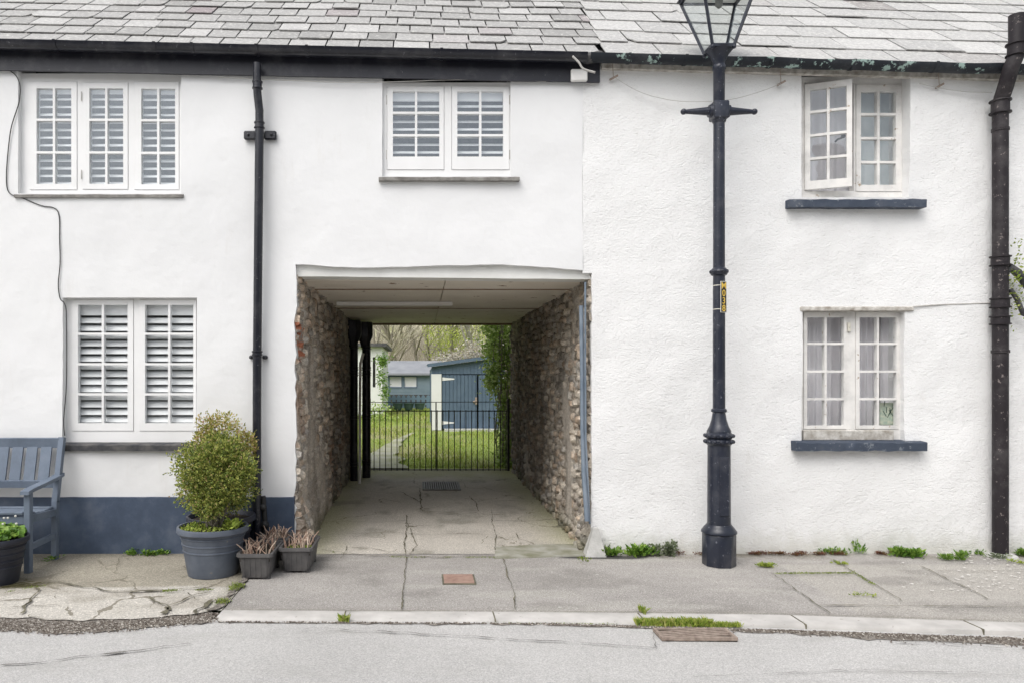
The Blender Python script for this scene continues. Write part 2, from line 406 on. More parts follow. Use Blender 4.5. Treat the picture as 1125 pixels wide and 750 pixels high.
MT['twig'] = mk_leaf('bare brown twigs', [(0,(.27,.235,.18)),(.5,(.42,.38,.3)),(1,(.6,.56,.46))], .9, 0.0)

def set_cols(o, cols):
    a = o.data.color_attributes.new('Col', 'FLOAT_COLOR', 'POINT')
    c = np.ones((len(cols),4), dtype=np.float32); c[:,:3] = cols
    a.data.foreach_set('color', c.ravel())

# vectorised value noise for painting real surface colours
_perm = rng.permutation(4096)
def _h(ix, iy):
    return _perm[(ix*73+_perm[(iy*151) & 4095]) & 4095]/4096.0
def vn(x, y, oct=1, g=.5):
    out = 0; amp = 1; tot = 0
    for o in range(oct):
        xi = np.floor(x).astype(int); yi = np.floor(y).astype(int); fx = x-xi; fy = y-yi
        fx = fx*fx*(3-2*fx); fy = fy*fy*(3-2*fy)
        a = _h(xi,yi); b = _h(xi+1,yi); c = _h(xi,yi+1); d = _h(xi+1,yi+1)
        out = out+amp*((a*(1-fx)+b*fx)*(1-fy)+(c*(1-fx)+d*fx)*fy); tot += amp
        amp *= g; x = x*2.03+17.3; y = y*2.03+5.1
    return out/tot
def sst(a, b, x):
    t = np.clip((x-a)/(b-a), 0, 1); return t*t*(3-2*t)
def mixc(c, t, k):
    t = np.clip(t,0,1)[...,None]; return c*(1-t)+np.array(k)*t

# ------------------------------------------------------------------ walls with openings
def wall_sheet(name, x0, x1, z0, ztop, openings, mat, parent, step=.08, amp=.008, depth=.3, seed=0, jit=.004):
    """front face grid in plane y=0 with real openings and reveals. openings: (xa,xb,za,zb,jitter,depth)"""
    def cuts(a, b, pts):
        ps = sorted(set([a,b]+[p for p in pts if a < p < b])); r = []
        for i in range(len(ps)-1):
            n = max(1, round((ps[i+1]-ps[i])/step))
            r += [ps[i]+(ps[i+1]-ps[i])*k/n for k in range(n)]
        return r+[ps[-1]]
    xs = cuts(x0, x1, [o[0] for o in openings]+[o[1] for o in openings])
    zs = cuts(z0, 4.0, [o[2] for o in openings]+[o[3] for o in openings])
    nx, nz = len(xs), len(zs)
    mb = MB()
    def inop(x, z):
        for o in openings:
            if o[0]-1e-6 <= x <= o[1]+1e-6 and o[2]-1e-6 <= z <= o[3]+1e-6: return o
    for j, z in enumerate(zs):
        for i, x in enumerate(xs):
            o = inop(x, z); xx, zz = x, z
            yy = amp*2*(noise.noise(Vector((x*1.1+seed, z*1.1, seed)))) + amp*.6*noise.noise(Vector((x*4+seed, z*4, 3)))
            if z >= 4.0-1e-6: zz = ztop(x)
            if o:
                jj = o[4]
                f = noise.noise(Vector((x*6+seed, z*6, 9.1))) + .7*noise.noise(Vector((x*17, z*17, 2.1)))
                if abs(x-o[0]) < 1e-6 and x > x0+1e-6: xx = x-abs(jj*f)*1.3+jj*.3
                if abs(x-o[1]) < 1e-6 and x < x1-1e-6: xx = x+abs(jj*f)*1.3-jj*.3
                if z > z0+1e-6:
                    fz = noise.noise(Vector((x*2+seed, 4.4, z)))+.4*noise.noise(Vector((x*8+seed, 4.4, z)))
                    if abs(z-o[3]) < 1e-6: zz = z+jj*.45*fz + (o[6](x) if len(o) > 6 else 0)
                    if abs(z-o[2]) < 1e-6: zz = z+jj*.45*fz
            mb.v.append((xx, yy, zz))
    hole = set()
    for j in range(nz-1):
        for i in range(nx-1):
            cx = (xs[i]+xs[i+1])/2; cz = (zs[j]+zs[j+1])/2
            o = inop(cx, cz)
            if o: hole.add((i,j))
            else: mb.f.append((j*nx+i, j*nx+i+1, (j+1)*nx+i+1, (j+1)*nx+i)); mb.m.append(0)
    def rev(a, b, dp):
        # reveal strip from front edge inwards with a rounded arris
        va = mb.v[a]; vb = mb.v[b]; k = len(mb.v)
        for (t) in (.0, dp):
            mb.v.append((va[0],va[1]+.0+t,va[2])); mb.v.append((vb[0],vb[1]+t,vb[2]))
        mb.f.append((k, k+1, k+3, k+2)); mb.m.append(0)
    for (i, j) in hole:
        o = inop((xs[i]+xs[i+1])/2, (zs[j]+zs[j+1])/2); dp = o[5]
        if (i-1,j) not in hole and i > 0: rev((j+1)*nx+i, j*nx+i, dp)
        if (i+1,j) not in hole and i < nx-2: rev(j*nx+i+1, (j+1)*nx+i+1, dp)
        if (i,j-1) not in hole and j > 0: rev(j*nx+i, j*nx+i+1, dp)
        if (i,j+1) not in hole and j < nz-2: rev((j+1)*nx+i+1, (j+1)*nx+i, dp)
    return mb.build(name, mat, parent, auto=50)

def slab_holes(mb, x0, x1, z0, z1, y0, y1, holes):
    xs = sorted(set([x0,x1]+[h[0] for h in holes]+[h[1] for h in holes]))
    zs = sorted(set([z0,z1]+[h[2] for h in holes]+[h[3] for h in holes]))
    def inh(cx, cz): return any(h[0] < cx < h[1] and h[2] < cz < h[3] for h in holes)
    solid = {}
    for i in range(len(xs)-1):
        for j in range(len(zs)-1):
            solid[(i,j)] = not inh((xs[i]+xs[i+1])/2, (zs[j]+zs[j+1])/2)
    for (i,j), s in solid.items():
        if not s: continue
        a,b,c,d = xs[i],xs[i+1],zs[j],zs[j+1]
        mb.add([(a,y0,c),(b,y0,c),(b,y0,d),(a,y0,d)], [(0,1,2,3)])
        mb.add([(a,y1,c),(b,y1,c),(b,y1,d),(a,y1,d)], [(3,2,1,0)])
        if not solid.get((i-1,j)): mb.add([(a,y0,c),(a,y1,c),(a,y1,d),(a,y0,d)], [(3,2,1,0)])
        if not solid.get((i+1,j)): mb.add([(b,y0,c),(b,y1,c),(b,y1,d),(b,y0,d)], [(0,1,2,3)])
        if not solid.get((i,j-1)): mb.add([(a,y0,c),(b,y0,c),(b,y1,c),(a,y1,c)], [(3,2,1,0)])
        if not solid.get((i,j+1)): mb.add([(a,y0,d),(b,y0,d),(b,y1,d),(a,y1,d)], [(0,1,2,3)])

def curtain(mb, x0, x1, z0, z1, y, amp=.03, wl=.08, n=60):
    vs = []; m = 7
    for j in range(m+1):
        z = z0+(z1-z0)*j/m
        for i in range(n+1):
            x = x0+(x1-x0)*i/n
            ph = x/wl*2*math.pi + 1.2*noise.noise(Vector((x*5, z*.6, 1)))
            vs.append((x+.01*noise.noise(Vector((x*6, z*2, 5))), y+amp*math.sin(ph)*(.6+.5*noise.noise(Vector((x*4,z,7)))), z))
    mb.add(vs, [(j*(n+1)+i, j*(n+1)+i+1, (j+1)*(n+1)+i+1, (j+1)*(n+1)+i) for j in range(m) for i in range(n)])

def make_window(parent, box, sashes, yf, fmat, gmat, louvre=None, sill=None, cur=None, opened=None, sashproud=.006):
    """box: px rect (x0,y0,x1,y1). sashes: list of dict(o=(px rect of casement), g=(px rect of glazing), cols, rows)"""
    x0, x1 = X(box[0],yf), X(box[2],yf); z1, z0 = Z(box[1],yf), Z(box[3],yf)
    mb = MB(); holes = []
    for s in sashes:
        o = s['o']; holes.append((X(o[0],yf), X(o[2],yf), Z(o[3],yf), Z(o[1],yf)))
    slab_holes(mb, x0, x1, z0, z1, yf, yf+.07, holes)
    win = mb.build('window', fmat, parent, auto=30)
    for k, s in enumerate(sashes):
        if s.get('open'): continue
        o = s['o']; g = s['g']; ys = yf-sashproud; gap = .003
        a0, a1, c0, c1 = X(o[0],yf)+gap, X(o[2],yf)-gap, Z(o[3],yf)+gap, Z(o[1],yf)-gap
        gx0, gx1, gz0, gz1 = X(g[0],yf), X(g[2],yf), Z(g[3],yf), Z(g[1],yf)
        nc, nr = s['n']; bw = s.get('bar', .02)
        hs = []
        for i in range(nc):
            for j in range(nr):
                w = (gx1-gx0-bw*(nc-1))/nc; h = (gz1-gz0-bw*(nr-1))/nr
                hs.append((gx0+i*(w+bw), gx0+i*(w+bw)+w, gz0+j*(h+bw), gz0+j*(h+bw)+h))
        sm = MB(); slab_holes(sm, a0, a1, c0, c1, ys, ys+.045, hs)
        sm.build('sash', fmat, win, auto=30)
        gm = MB(); yg = ys+.022
        # single panes with slightly different tilt
        for h in hs:
            t1 = random.uniform(-.0012,.0012); t2 = random.uniform(-.0012,.0012)
            gm.add([(h[0]-.004,yg+t1,h[2]-.004),(h[1]+.004,yg+t2,h[2]-.004),(h[1]+.004,yg-t1,h[3]+.004),(h[0]-.004,yg-t2,h[3]+.004)], [(0,1,2,3)])
        gm.build('glass', gmat, win)
        if louvre:
            pitch, wd, ang, top = louvre
            lm = MB(); z = gz1-top; yl = yf+.072
            if top > .03: lm.box(gx0-.02, gx1+.02, yl-.012, yl+.012, gz1-top+.012, gz1+.02)
            ca, sa = math.cos(R(ang)), math.sin(R(ang))
            nrow = int((gz1-top-gz0)/pitch)+1
            for q in range(nrow):
                zc = z-pitch*(q+.5)
                if zc < gz0-.01: break
                aj = R(ang+random.uniform(-2.5,2.5)); ca, sa = math.cos(aj), math.sin(aj)
                u = Vector((0,ca,sa)); nn = Vector((0,-sa,ca)); c = Vector((0,yl,zc))
                pts = [c-u*wd/2-nn*.003, c-nn*.006, c+u*wd/2-nn*.003, c+u*wd/2+nn*.003, c+nn*.006, c-u*wd/2+nn*.003]
                vs = [(gx0-.02,p.y,p.z) for p in pts]+[(gx1+.02,p.y,p.z) for p in pts]
                lm.add(vs, [(i, (i+1)%6, 6+(i+1)%6, 6+i) for i in range(6)]+[(5,4,3,2,1,0),(6,7,8,9,10,11)])
            xm = (gx0+gx1)/2
            # stiles of the shutter panels
            lm.box(gx0-.05, gx0-.018, yl-.015, yl+.02, gz0-.06, gz1+.06); lm.box(gx1+.018, gx1+.05, yl-.015, yl+.02, gz0-.06, gz1+.06)
            lm.build('shutter', MT['slat'], win)
    if sill:
        sx0, sy0, sx1, sy1, pr, sm_ = sill
        mb = MB(); n = 30
        xa, xb = X(sx0,-pr), X(sx1,-pr); zt, zb = Z(sy0,-pr), Z(sy1,-pr)
        vs = []
        for i in range(n+1):
            x = xa+(xb-xa)*i/n; j = lambda q: (.010 if sm_ is MT['sill_b'] else .004)*noise.noise(Vector((x*9,q,zt)))
            vs += [(x,-pr+j(1),zb+j(2)),(x,-pr+j(1)-.003,zt-.006+j(3)),(x,-pr+.008+j(4),zt+j(3)),(x,yf+.0,zt+.012),(x,yf+.0,zb)]
        fs = []
        for i in range(n):
            for k in range(5): k2 = (k+1)%5; fs.append((i*5+k, (i+1)*5+k, (i+1)*5+k2, i*5+k2))
        fs += [(0,1,2,3,4),(n*5+4,n*5+3,n*5+2,n*5+1,n*5)]
        mb.add(vs, fs); mb.build('sill', sm_, win, auto=40)
    if cur:
        for (cx0, cy0, cx1, cy1, yy, wl, cm) in cur:
            mb = MB(); curtain(mb, X(cx0,yy), X(cx1,yy), Z(cy1,yy), Z(cy0,yy), yy, .025, wl)
            mb.build('curtain', cm, win, smooth=True)
    return win

# ------------------------------------------------------------------ LEFT COTTAGE
EAVE_Y = -.10
def eave_l(x): px = x*F/(CD+EAVE_Y)+VX; return Z(46.5+14.5*px/650, EAVE_Y)
def eave_r(x): px = x*F/(CD+EAVE_Y)+VX; return Z(61.5+13.0*(px-665)/460, EAVE_Y)
PITCH = R(40); DEPTH = 5.7
XL, XR = -6.4, 7.2
PARTY = X(640)
PX0, PX1 = X(325), X(650)
LC = thing('cottage', 'smooth white two storey cottage with black gutter, louvred windows and a drive-through passage', 'house', (-1.5,0,0))
ops = [
 (X(20),X(199), Z(213),Z(82), .003, .30),
 (X(420),X(561), Z(194),Z(92), .003, .30),
 (X(69),X(216), Z(488),Z(327), .004, .30),
 (PX0, PARTY, -.02, Z(299), .036, .10, lambda x: .075-.055*(x-PX0)/(1.424-PX0)+.02*math.sin(x*2.2)),
]
ztopl = lambda x: eave_l(x)+.02
wl = wall_sheet('wall', XL, PARTY, -.02, ztopl, ops, MT['wall_s'], LC, .07, .009, .3, 3)
# plinth band
mb = MB()
for (a,b) in ((XL, PX0-.012),):
    n = 60; vs = []
    for i in range(n+1):
        x = a+(b-a)*i/n; zt = .5+.004*noise.noise(Vector((x*8,0,0))); yy = -.014-.006*noise.noise(Vector((x*2,1,0)))
        vs += [(x,yy,-.02),(x,yy,zt),(x,.03,zt+.002),(x,.03,-.02)]
    mb.add(vs, [(i*4+k,(i+1)*4+k,(i+1)*4+(k+1)%4,i*4+(k+1)%4) for i in range(n) for k in range(3)]+[(n*4,n*4+1,n*4+2,n*4+3)])
mb.build('plinth', MT['plinth'], LC, auto=40)
# lintel under the flying room
mb = MB(); n = 24; vs = []
for i in range(n+1):
    x = PX0+.0+(PX1-PX0-.0)*i/n; zb = Z(303)+(-.025)*(i/n)+.004*noise.noise(Vector((x*2,3,0))); y0 = .045+.006*noise.noise(Vector((x*3,1,0)))
    vs += [(x,y0,zb),(x,y0,zb+.16),(x,.25,zb+.16),(x,.25,zb)]
mb.add(vs, [(i*4+k,(i+1)*4+k,(i+1)*4+(k+1)%4,i*4+(k+1)%4) for i in range(n) for k in range(4)])
mb.build('lintel', MT['lintel'], LC, auto=40)
# rear wall, party walls, gable ends
mb = MB()
slab_holes(mb, XL, PARTY, -.02, 4.3, DEPTH-.3, DEPTH, [(PX0-.07, PARTY, -.02, 2.44)])
mb.box(XL, XL+.3, .3, DEPTH-.3, -.02, 4.3)
mb.add([(XL,0,4.3),(XL,DEPTH,4.3),(XL,DEPTH/2,4.3+DEPTH/2*math.tan(PITCH))],[(0,1,2)])
mb.build('rear_wall', MT['farwhite'], LC)
# passage ceiling: boards, battens
CZL = 2.432
mb = MB()
ys = [.25, X(0)*0+1.02, 2.6, 4.0, DEPTH]
ys = [.25, F*(CZL-CZ)/(VY-317.5)-CD, F*(CZL-CZ)/(VY-338.5)-CD, DEPTH]
for i in range(3):
    for (a,b) in ((PX0-.05, X(484)*1.3-.004), (X(484)*1.3+.004, PX1+.05)):
        mb.box(a, b, ys[i]+.012, ys[i+1]-.012, CZL+random.uniform(-.004,.004), CZL+.02)
mb.box(PX0-.05, PX1+.05, .25, DEPTH, CZL+.026, CZL+.2)
cb = mb.build('passage_ceiling', MT['ceil'], LC)
for ya_, yb_ in ((ys[1]-.014,ys[1]+.014),(ys[2]-.014,ys[2]+.014),(DEPTH-.1,DEPTH-.005)):
    mb = MB(); mb.box(PX0-.05, PX1+.05, ya_, yb_, CZL-(.03 if ya_ > 5 else .012), CZL+.024); mb.build('batten', MT['joint'], cb)
d = F*(2.43-.04-CZ)/(VY-335); y = d-CD
mb = MB(); mb.bbox(X(370,y), X(497,y), y-.03, y+.03, CZL-.052, CZL-.006, .006); mb.build('strip_trunking', MT['ceil_w'], LC)

# rubble passage walls -------------------------------------------------
def stone_wall(side, xw, y0, y1, z0, z1, parent, seed):
    st = .019
    ny = int((y1-y0)/st); nz = int((z1-z0)/st)
    Y, Zg = np.meshgrid(np.linspace(y0,y1,ny+1), np.linspace(z0,z1,nz+1))
    yy = Y+.03*(vn(Y*6+seed, Zg*6, 2)-.5); zz = Zg+.03*(vn(Y*6+40, Zg*6+seed, 2)-.5)
    cw, ch = .125, .075
    u = yy/cw; v = zz/ch
    ui = np.floor(u).astype(int); vi = np.floor(v).astype(int)
    f1 = np.full(Y.shape, 9.0); f2 = np.full(Y.shape, 9.0); idr = np.zeros(Y.shape); ids = np.zeros(Y.shape)
    for dj in (-1,0,1):
        for di in (-2,-1,0,1,2):
            cu = ui+di; cv = vi+dj
            off = .5*(cv % 2)
            ju = cu+.5+off-.5+(_h(cu+seed*7, cv)-.5)*.75; jv = cv+.5+(_h(cu+91, cv+seed*3)-.5)*.6
            dd = np.sqrt(((u-ju)*1.15)**2+(v-jv)**2)
            h = _h(cu*3+5, cv*5+seed); h2 = _h(cu*7+15, cv*3+seed+9)
            c = dd < f1
            f2 = np.where(c, f1, np.minimum(f2, dd)); idr = np.where(c, h, idr); ids = np.where(c, h2, ids); f1 = np.where(c, dd, f1)
    edge = f2-f1
    s = sst(.09, .30, edge+.12*(vn(Y*30,Zg*30,2)-.5))
    pl = vn(Y*1.3+seed*2, Zg*.8+3, 3)                       # where plaster survives
    plaster = sst(.6, .68, pl)
    if side > 0:
        plaster = np.maximum(plaster*.6, sst(.0,.12,.26-np.abs(Y-1.05-.25*(Zg-1)))*sst(1.55,1.4,Zg)*sst(.1,.2,Zg))
    else:
        plaster = np.maximum(plaster*.7, sst(.0,.04,.07-np.abs(Y-.05+.1*(vn(Zg*3,Y*0+2,2)-.5)))*sst(1.62,1.5,Zg)*sst(.9,1.0,Zg))
    hgt = s*(.02+.045*ids)*(1-plaster*.9)+plaster*.028+.022*(vn(Y*11+seed, Zg*11, 3)-.5)+.05*(vn(Y*1.2+seed, Zg*1.1, 2)-.5)+.008*vn(Y*22, Zg*22, 3)
    base = hgt*1.0
    bulge = (.10 if side < 0 else .05)*sst(.5,0,Zg)*sst(2.2,0,Y)
    Xg = xw - side*(base+bulge)                             # towards the passage
    # colours of stones and of mortar
    pal = np.array([(.22,.19,.155),(.30,.27,.23),(.18,.155,.13),(.36,.32,.27),(.27,.21,.16),(.25,.235,.215),(.15,.135,.12),(.32,.26,.205)])*(1.75 if side > 0 else 2.0)
    sc_ = pal[(idr*7.99).astype(int)]*(.8+.45*ids)[...,None]
    near = sst(3.2, .6, Y+(vn(Y*.0+3, Zg*1.3, 2)-.5)*1.6)  # painted gloom: stone and mortar colours darken with depth into the passage
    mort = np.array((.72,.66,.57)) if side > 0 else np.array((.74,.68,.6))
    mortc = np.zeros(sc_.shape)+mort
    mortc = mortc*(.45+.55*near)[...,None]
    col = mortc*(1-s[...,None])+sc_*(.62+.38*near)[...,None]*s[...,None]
    plc = np.array((.56,.51,.45))*(.8+.35*vn(Y*9,Zg*9,3))[...,None]
    col = col*(1-plaster[...,None])+plc*plaster[...,None]
    if side < 0:
        br = sst(.36,.30,Y+.1*(vn(Y*0+3,Zg*9,2)-.5))*sst(1.68,1.72,Zg)*sst(2.06,2.02,Zg)
        bk = np.where((((Zg/.075)%1) > .15), 1, 0)*br*np.where(vn(Y*20,Zg*14,1) > .3,1,0)
        col = mixc(col, bk, (.5,.2,.12))
        col = mixc(col, sst(.62,.75,vn(Y*2+9,Zg*1.5+1,3))*.6, (.3,.17,.10))
    stain = sst(.55,.75,vn(Y*3+seed, Zg*.5, 4))*.5
    col = mixc(col, stain, (.13,.115,.095))
    col = mixc(col, sst(.25,.0,Zg)*.5*sst(.4,.6,vn(Y*5,Zg*5,2)), (.11,.12,.05))
    mb = MB()
    vs = np.stack([Xg, Y, Zg], -1).reshape(-1,3)
    mb.v = [tuple(p) for p in vs]; n1 = ny+1
    for j in range(nz):
        for i in range(ny):
            q = (j*n1+i, j*n1+i+1, (j+1)*n1+i+1, (j+1)*n1+i)
            mb.f.append(q if side < 0 else q[::-1]); mb.m.append(0)
    cols = list(col.reshape(-1,3))
    # front and back returns so that the wall has thickness
    for e in (0, ny):
        for j in range(nz):
            a = mb.v[j*n1+e]; b = mb.v[(j+1)*n1+e]; k = len(mb.v)
            mb.v += [a, b, (xw+side*.12, b[1], b[2]), (xw+side*.12, a[1], a[2])]
            mb.f.append((k,k+1,k+2,k+3)); mb.m.append(0)
            ca = col[j,e]; cols += [ca, ca, ca, ca]
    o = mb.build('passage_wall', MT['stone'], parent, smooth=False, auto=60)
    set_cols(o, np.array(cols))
    return o
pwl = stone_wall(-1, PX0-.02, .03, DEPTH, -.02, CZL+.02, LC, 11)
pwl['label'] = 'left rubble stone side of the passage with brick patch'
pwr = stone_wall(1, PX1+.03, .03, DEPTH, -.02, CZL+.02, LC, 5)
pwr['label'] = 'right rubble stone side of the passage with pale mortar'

# windows of the left cottage
LV = (.0685, .058, 33, .035)
s3 = [dict(o=(33,90,85,209), g=(40.5,97.5,78.6,202.5), n=(2,3)), dict(o=(91,91,141,208.5), g=(98.4,97.5,135.6,202.5), n=(2,3)), dict(o=(147.5,90,197,209), g=(155.4,98,192.6,203), n=(2,3))]
w1 = make_window(LC, (18,81,200,213.5), s3, .05, MT['white_frame'], MT['glass_up'], LV, (15,213.5,201,217,.03,MT['sill_g']))
w1['label'] = 'upper left three light window with white louvres'
s2 = [dict(o=(425,95,488,187), g=(431.6,101,482.6,172.5), n=(2,3)), dict(o=(496,95,559.5,187), g=(502.4,101,552.8,172.5), n=(2,3))]
w2 = make_window(LC, (419,91,563,194), s2, .04, MT['white_frame'], MT['glass_up'], (.0685,.058,33,.07), (416,194.5,571,198.5,.05,MT['sill_g']))
w2['label'] = 'two light louvred window above the passage'
s4 = [dict(o=(79,329,147,473), g=(86,335,140.4,464.4), n=(2,4)), dict(o=(153,329,216,473), g=(159.5,335,212.5,464.4), n=(2,4))]
w3 = make_window(LC, (68,326,217.5,489), s4, .07, MT['white_frame'], MT['glass_lo'], (.068,.066,50,.10), (66,488,217,495,.045,MT['sill_d']))
w3['label'] = 'ground floor louvred window beside the bench'
# hinges
for w, px, pys in ((w1,89.5,(106,192)), (w2,425,(110,170)), (w2,560,(110,170))):
    for py in pys:
        mb = MB(); mb.tube([P(px,py-5,.038), P(px,py+5,.038)], .005, 6); mb.build('hinge', MT['cable_l'], w)

# roof of slates
def slates(name, x0f, x1f, eave, expo, wid, mat, parent, seed, n_rows, yo=0.0, back=False):
    random.seed(seed)
    mb = MB(); cp, sp = math.cos(PITCH), math.sin(PITCH)
    for r in range(n_rows):
        s0 = r*expo - .0; wav = .0
        wr = wid*(1-.012*r)
        x = x0f(s0)-wr*(.5 if r % 2 else 0)-random.uniform(0,.05)
        while x < x1f(s0):
            w = wr*random.uniform(.86,1.14)
            a = max(x, x0f(s0)); b = min(x+w-.004, x1f(s0))
            if b-a > .04:
                ln = expo*1.5; t = random.uniform(.006,.011); lift = random.uniform(.007,.015)+(.006 if random.random() < .1 else 0)
                da = random.uniform(-.007,.007); db = da+random.uniform(-.006,.006); slip = random.choice([0]*24+[-.02,.012])
                def pt(xx, s, n):
                    y = EAVE_Y+yo+s*cp-n*sp; z = eave(xx)+s*sp+n*cp+.012*noise.noise(Vector((xx*.8, s*.8, seed)))
                    if back: y = DEPTH-EAVE_Y-(s*cp-n*sp)
                    return (xx, y, z)
                g = .0032
                cut = random.random()
                pts_low = [(a+g, s0+slip+da), (b-g, s0+slip+db)]
                if cut < .06: pts_low = [(a+g, s0+slip+da+expo*.25), (a+g+(b-a)*.15, s0+slip+da), (b-g, s0+slip+db)]
                elif cut < .12: pts_low = [(a+g, s0+slip+da), (b-g-(b-a)*.15, s0+slip+db), (b-g, s0+slip+db+expo*.22)]
                top = [(b-g, s0+ln), (a+g, s0+ln)]
                ring = pts_low+top; k = len(ring); nl = len(pts_low)
                vs = [pt(q[0], q[1], lift if i < nl else -.004) for i, q in enumerate(ring)]
                vs += [pt(q[0], q[1], lift+t if i < nl else 0) for i, q in enumerate(ring)]
                fs = [tuple(range(k))[::-1], tuple(range(k,2*k))]+[(i,(i+1)%k,k+(i+1)%k,k+i) for i in range(k)]
                if back: fs = [f[::-1] for f in fs]
                mb.add(vs, fs)
            x += w+.002
    return mb.build(name, mat, parent)
slope = (DEPTH/2-EAVE_Y)/math.cos(PITCH)
vx0 = lambda s: 1.6+.045*s
rl = slates('roof', lambda s: XL-.1, lambda s: vx0(s)-.004, eave_l, .25, .295, MT['slate_l'], LC, 21, int(slope/.25)+1)
mb = MB()
def deck(xa, xb, eave):
    cp, sp = math.cos(PITCH), math.sin(PITCH); rz = slope*sp
    for sgn in (0,1):
        ya, yb = (EAVE_Y+.06, DEPTH/2) if sgn == 0 else (DEPTH-EAVE_Y-.06, DEPTH/2)
        f = lambda x, y: (x, y, eave(x)-.012+abs(y-ya)*math.tan(PITCH)+.05)
        vs = [f(xa,ya), f(xb,ya), f(xb,yb), f(xa,yb)]
        vs = [(v[0],v[1],v[2]-.03) for v in vs]+[(v[0],v[1],v[2]-.06) for v in vs]
        mb.add(vs, [(0,1,2,3),(7,6,5,4),(0,4,5,1),(1,5,6,2),(2,6,7,3),(3,7,4,0)])
    mb.tube([(xa,DEPTH/2,eave(xa)+rz+.0),(xb,DEPTH/2,eave(xb)+rz+.0)], .09, 10)
deck(XL-.1, 1.63, eave_l)
mb.build('roof_deck', MT['sill_d'], rl)

def gutter(mb, xa, xb, zf, yc, r, n=9, wob=0.0, seg=40):
    vs = []; ri = r-.006
    for i in range(seg+1):
        x = xa+(xb-xa)*i/seg; z = zf(x)+wob*noise.noise(Vector((x*2.5,0,8)))
        for k in range(n):
            a = math.pi+math.pi*k/(n-1); vs.append((x, yc+r*math.cos(a), z+r*math.sin(a)))
        for k in range(n):
            a = 2*math.pi-math.pi*k/(n-1); vs.append((x, yc+ri*math.cos(a), z+ri*math.sin(a)+.002))
    m = 2*n
    mb.add(vs, [(i*m+k, i*m+(k+1)%m, (i+1)*m+(k+1)%m, (i+1)*m+k) for i in range(seg) for k in range(m)]+[tuple(range(m)), tuple(seg*m+k for k in range(m))[::-1]])
gz_l = lambda x: eave_l(x)-.012
mb = MB(); gutter(mb, XL-.1, X(644,-.12), gz_l, -.13, .066)
gl = mb.build('gutter', MT['black'], LC, auto=35)
for px in (63, 172, 213, 338, 485, 283):
    x = X(px,-.13); mb = MB()
    gutter(mb, x-.012, x+.012, lambda q: gz_l(q)+.003, -.13, .074, seg=1)
    mb.build('gutter_joint', MT['black'], gl, auto=35)
mb = MB()
xa, xb = XL, X(659,-.04)
za = Z(77.5-.0, -.04)+(X(0,-.04)-xa)*.02; zb = Z(91,-.04)
zl = Z(77.5,-.04)
n = 30; vs = []
for i in range(n+1):
    x = xa+(xb-xa)*i/n; t = (x-X(0,-.04))/(xb-X(0,-.04)); z = zl+(zb-zl)*t+.004*noise.noise(Vector((x*3,0,2)))
    vs += [(x,-.045,z),(x,-.045,eave_l(x)-.03),(x,.01,eave_l(x)-.03),(x,.01,z+.012)]
mb.add(vs, [(i*4+k,(i+1)*4+k,(i+1)*4+(k+1)%4,i*4+(k+1)%4) for i in range(n) for k in range(4)]+[(0,3,2,1),(n*4,n*4+1,n*4+2,n*4+3)])
mb.build('fascia', MT['fascia'], LC)

# downpipe on the smooth wall
def collar(mb, x, y, z, r, h=.05, lip=.008, one=None):
    if one is not None: mb = MB()
    mb.lathe((x,y,z), [(r,-h/2),(r+lip,-h/2+.004),(r+lip,-h/2+.014),(r+.002,-h/2+.018),(r+.002,h/2-.016),(r+lip,h/2-.012),(r+lip,h/2-.002),(r,h/2)], 16)
    if one is not None: mb.build('collar', one[0], one[1], auto=40)
yp = -.085
mb = MB()
x0_, x1_ = X(283,-.12), X(284.5,yp); xs_ = X(282.5,yp)
mb.tube([(X(282.5,-.12),-.12,Z(70,-.12)),(X(282.5,-.12),-.12,Z(97,-.12)),(X(283,-.11),-.11,Z(104,-.11)),(X(285,-.09),-.09,Z(122,-.09)),(X(285,yp),yp,Z(140,yp)),(X(285,yp),yp,Z(143,yp))], [.035,.035,.036,.036,.036,.037], 16)
mb.tube([(X(285,yp),yp,Z(142,yp)),(xs_,yp,Z(400,yp)),(X(282,yp),yp,Z(560,yp)),(X(283,yp),yp,.08)], .038, 16)
dp = mb.build('downpipe', MT['black'], LC, auto=50)
for a_ in ((X(282.8,-.12), -.12, Z(94,-.12), .037, .07),(X(285,yp), yp, Z(138,yp), .038, .06),(X(282.5,yp), yp, Z(388,yp), .039, .045)):
    collar(None, *a_, one=(MT['black'], dp))
def ears(px, py, w, h, nm='bracket'):
    x = X(px,yp); z = Z(py,yp)
    for s in (-1,1):
        mb = MB(); mb.bbox(x+s*.035 if s > 0 else x-w, x+w if s > 0 else x-.035, -.052, -.008, z-h/2, z+h/2, .01)
        mb.ico((x+s*w*.72,-.056,z), .013, 1)
        mb.build(nm, MT['black'], dp, auto=40)
ears(284.5, 147, .142, .075); ears(282.5, 392, .08, .035)
mb = MB()   # shoe and old gully pipework at the foot
mb.tube([(X(283,yp),yp,.12),(X(284,yp),yp-.0,.06),(X(286,-.14),-.15,.02)], .045, 12)
mb.tube([(X(289,-.06),-.06,.52),(X(291,-.06),-.06,.3),(X(290,-.07),-.08,.02)], .022, 10)
mb.ico((X(289,-.06),-.07,.42), .035, 1); mb.ico((X(291,-.06),-.07,.27), .04, 1)
mb.build('gully_pipe', MT['plain'], dp, auto=50)

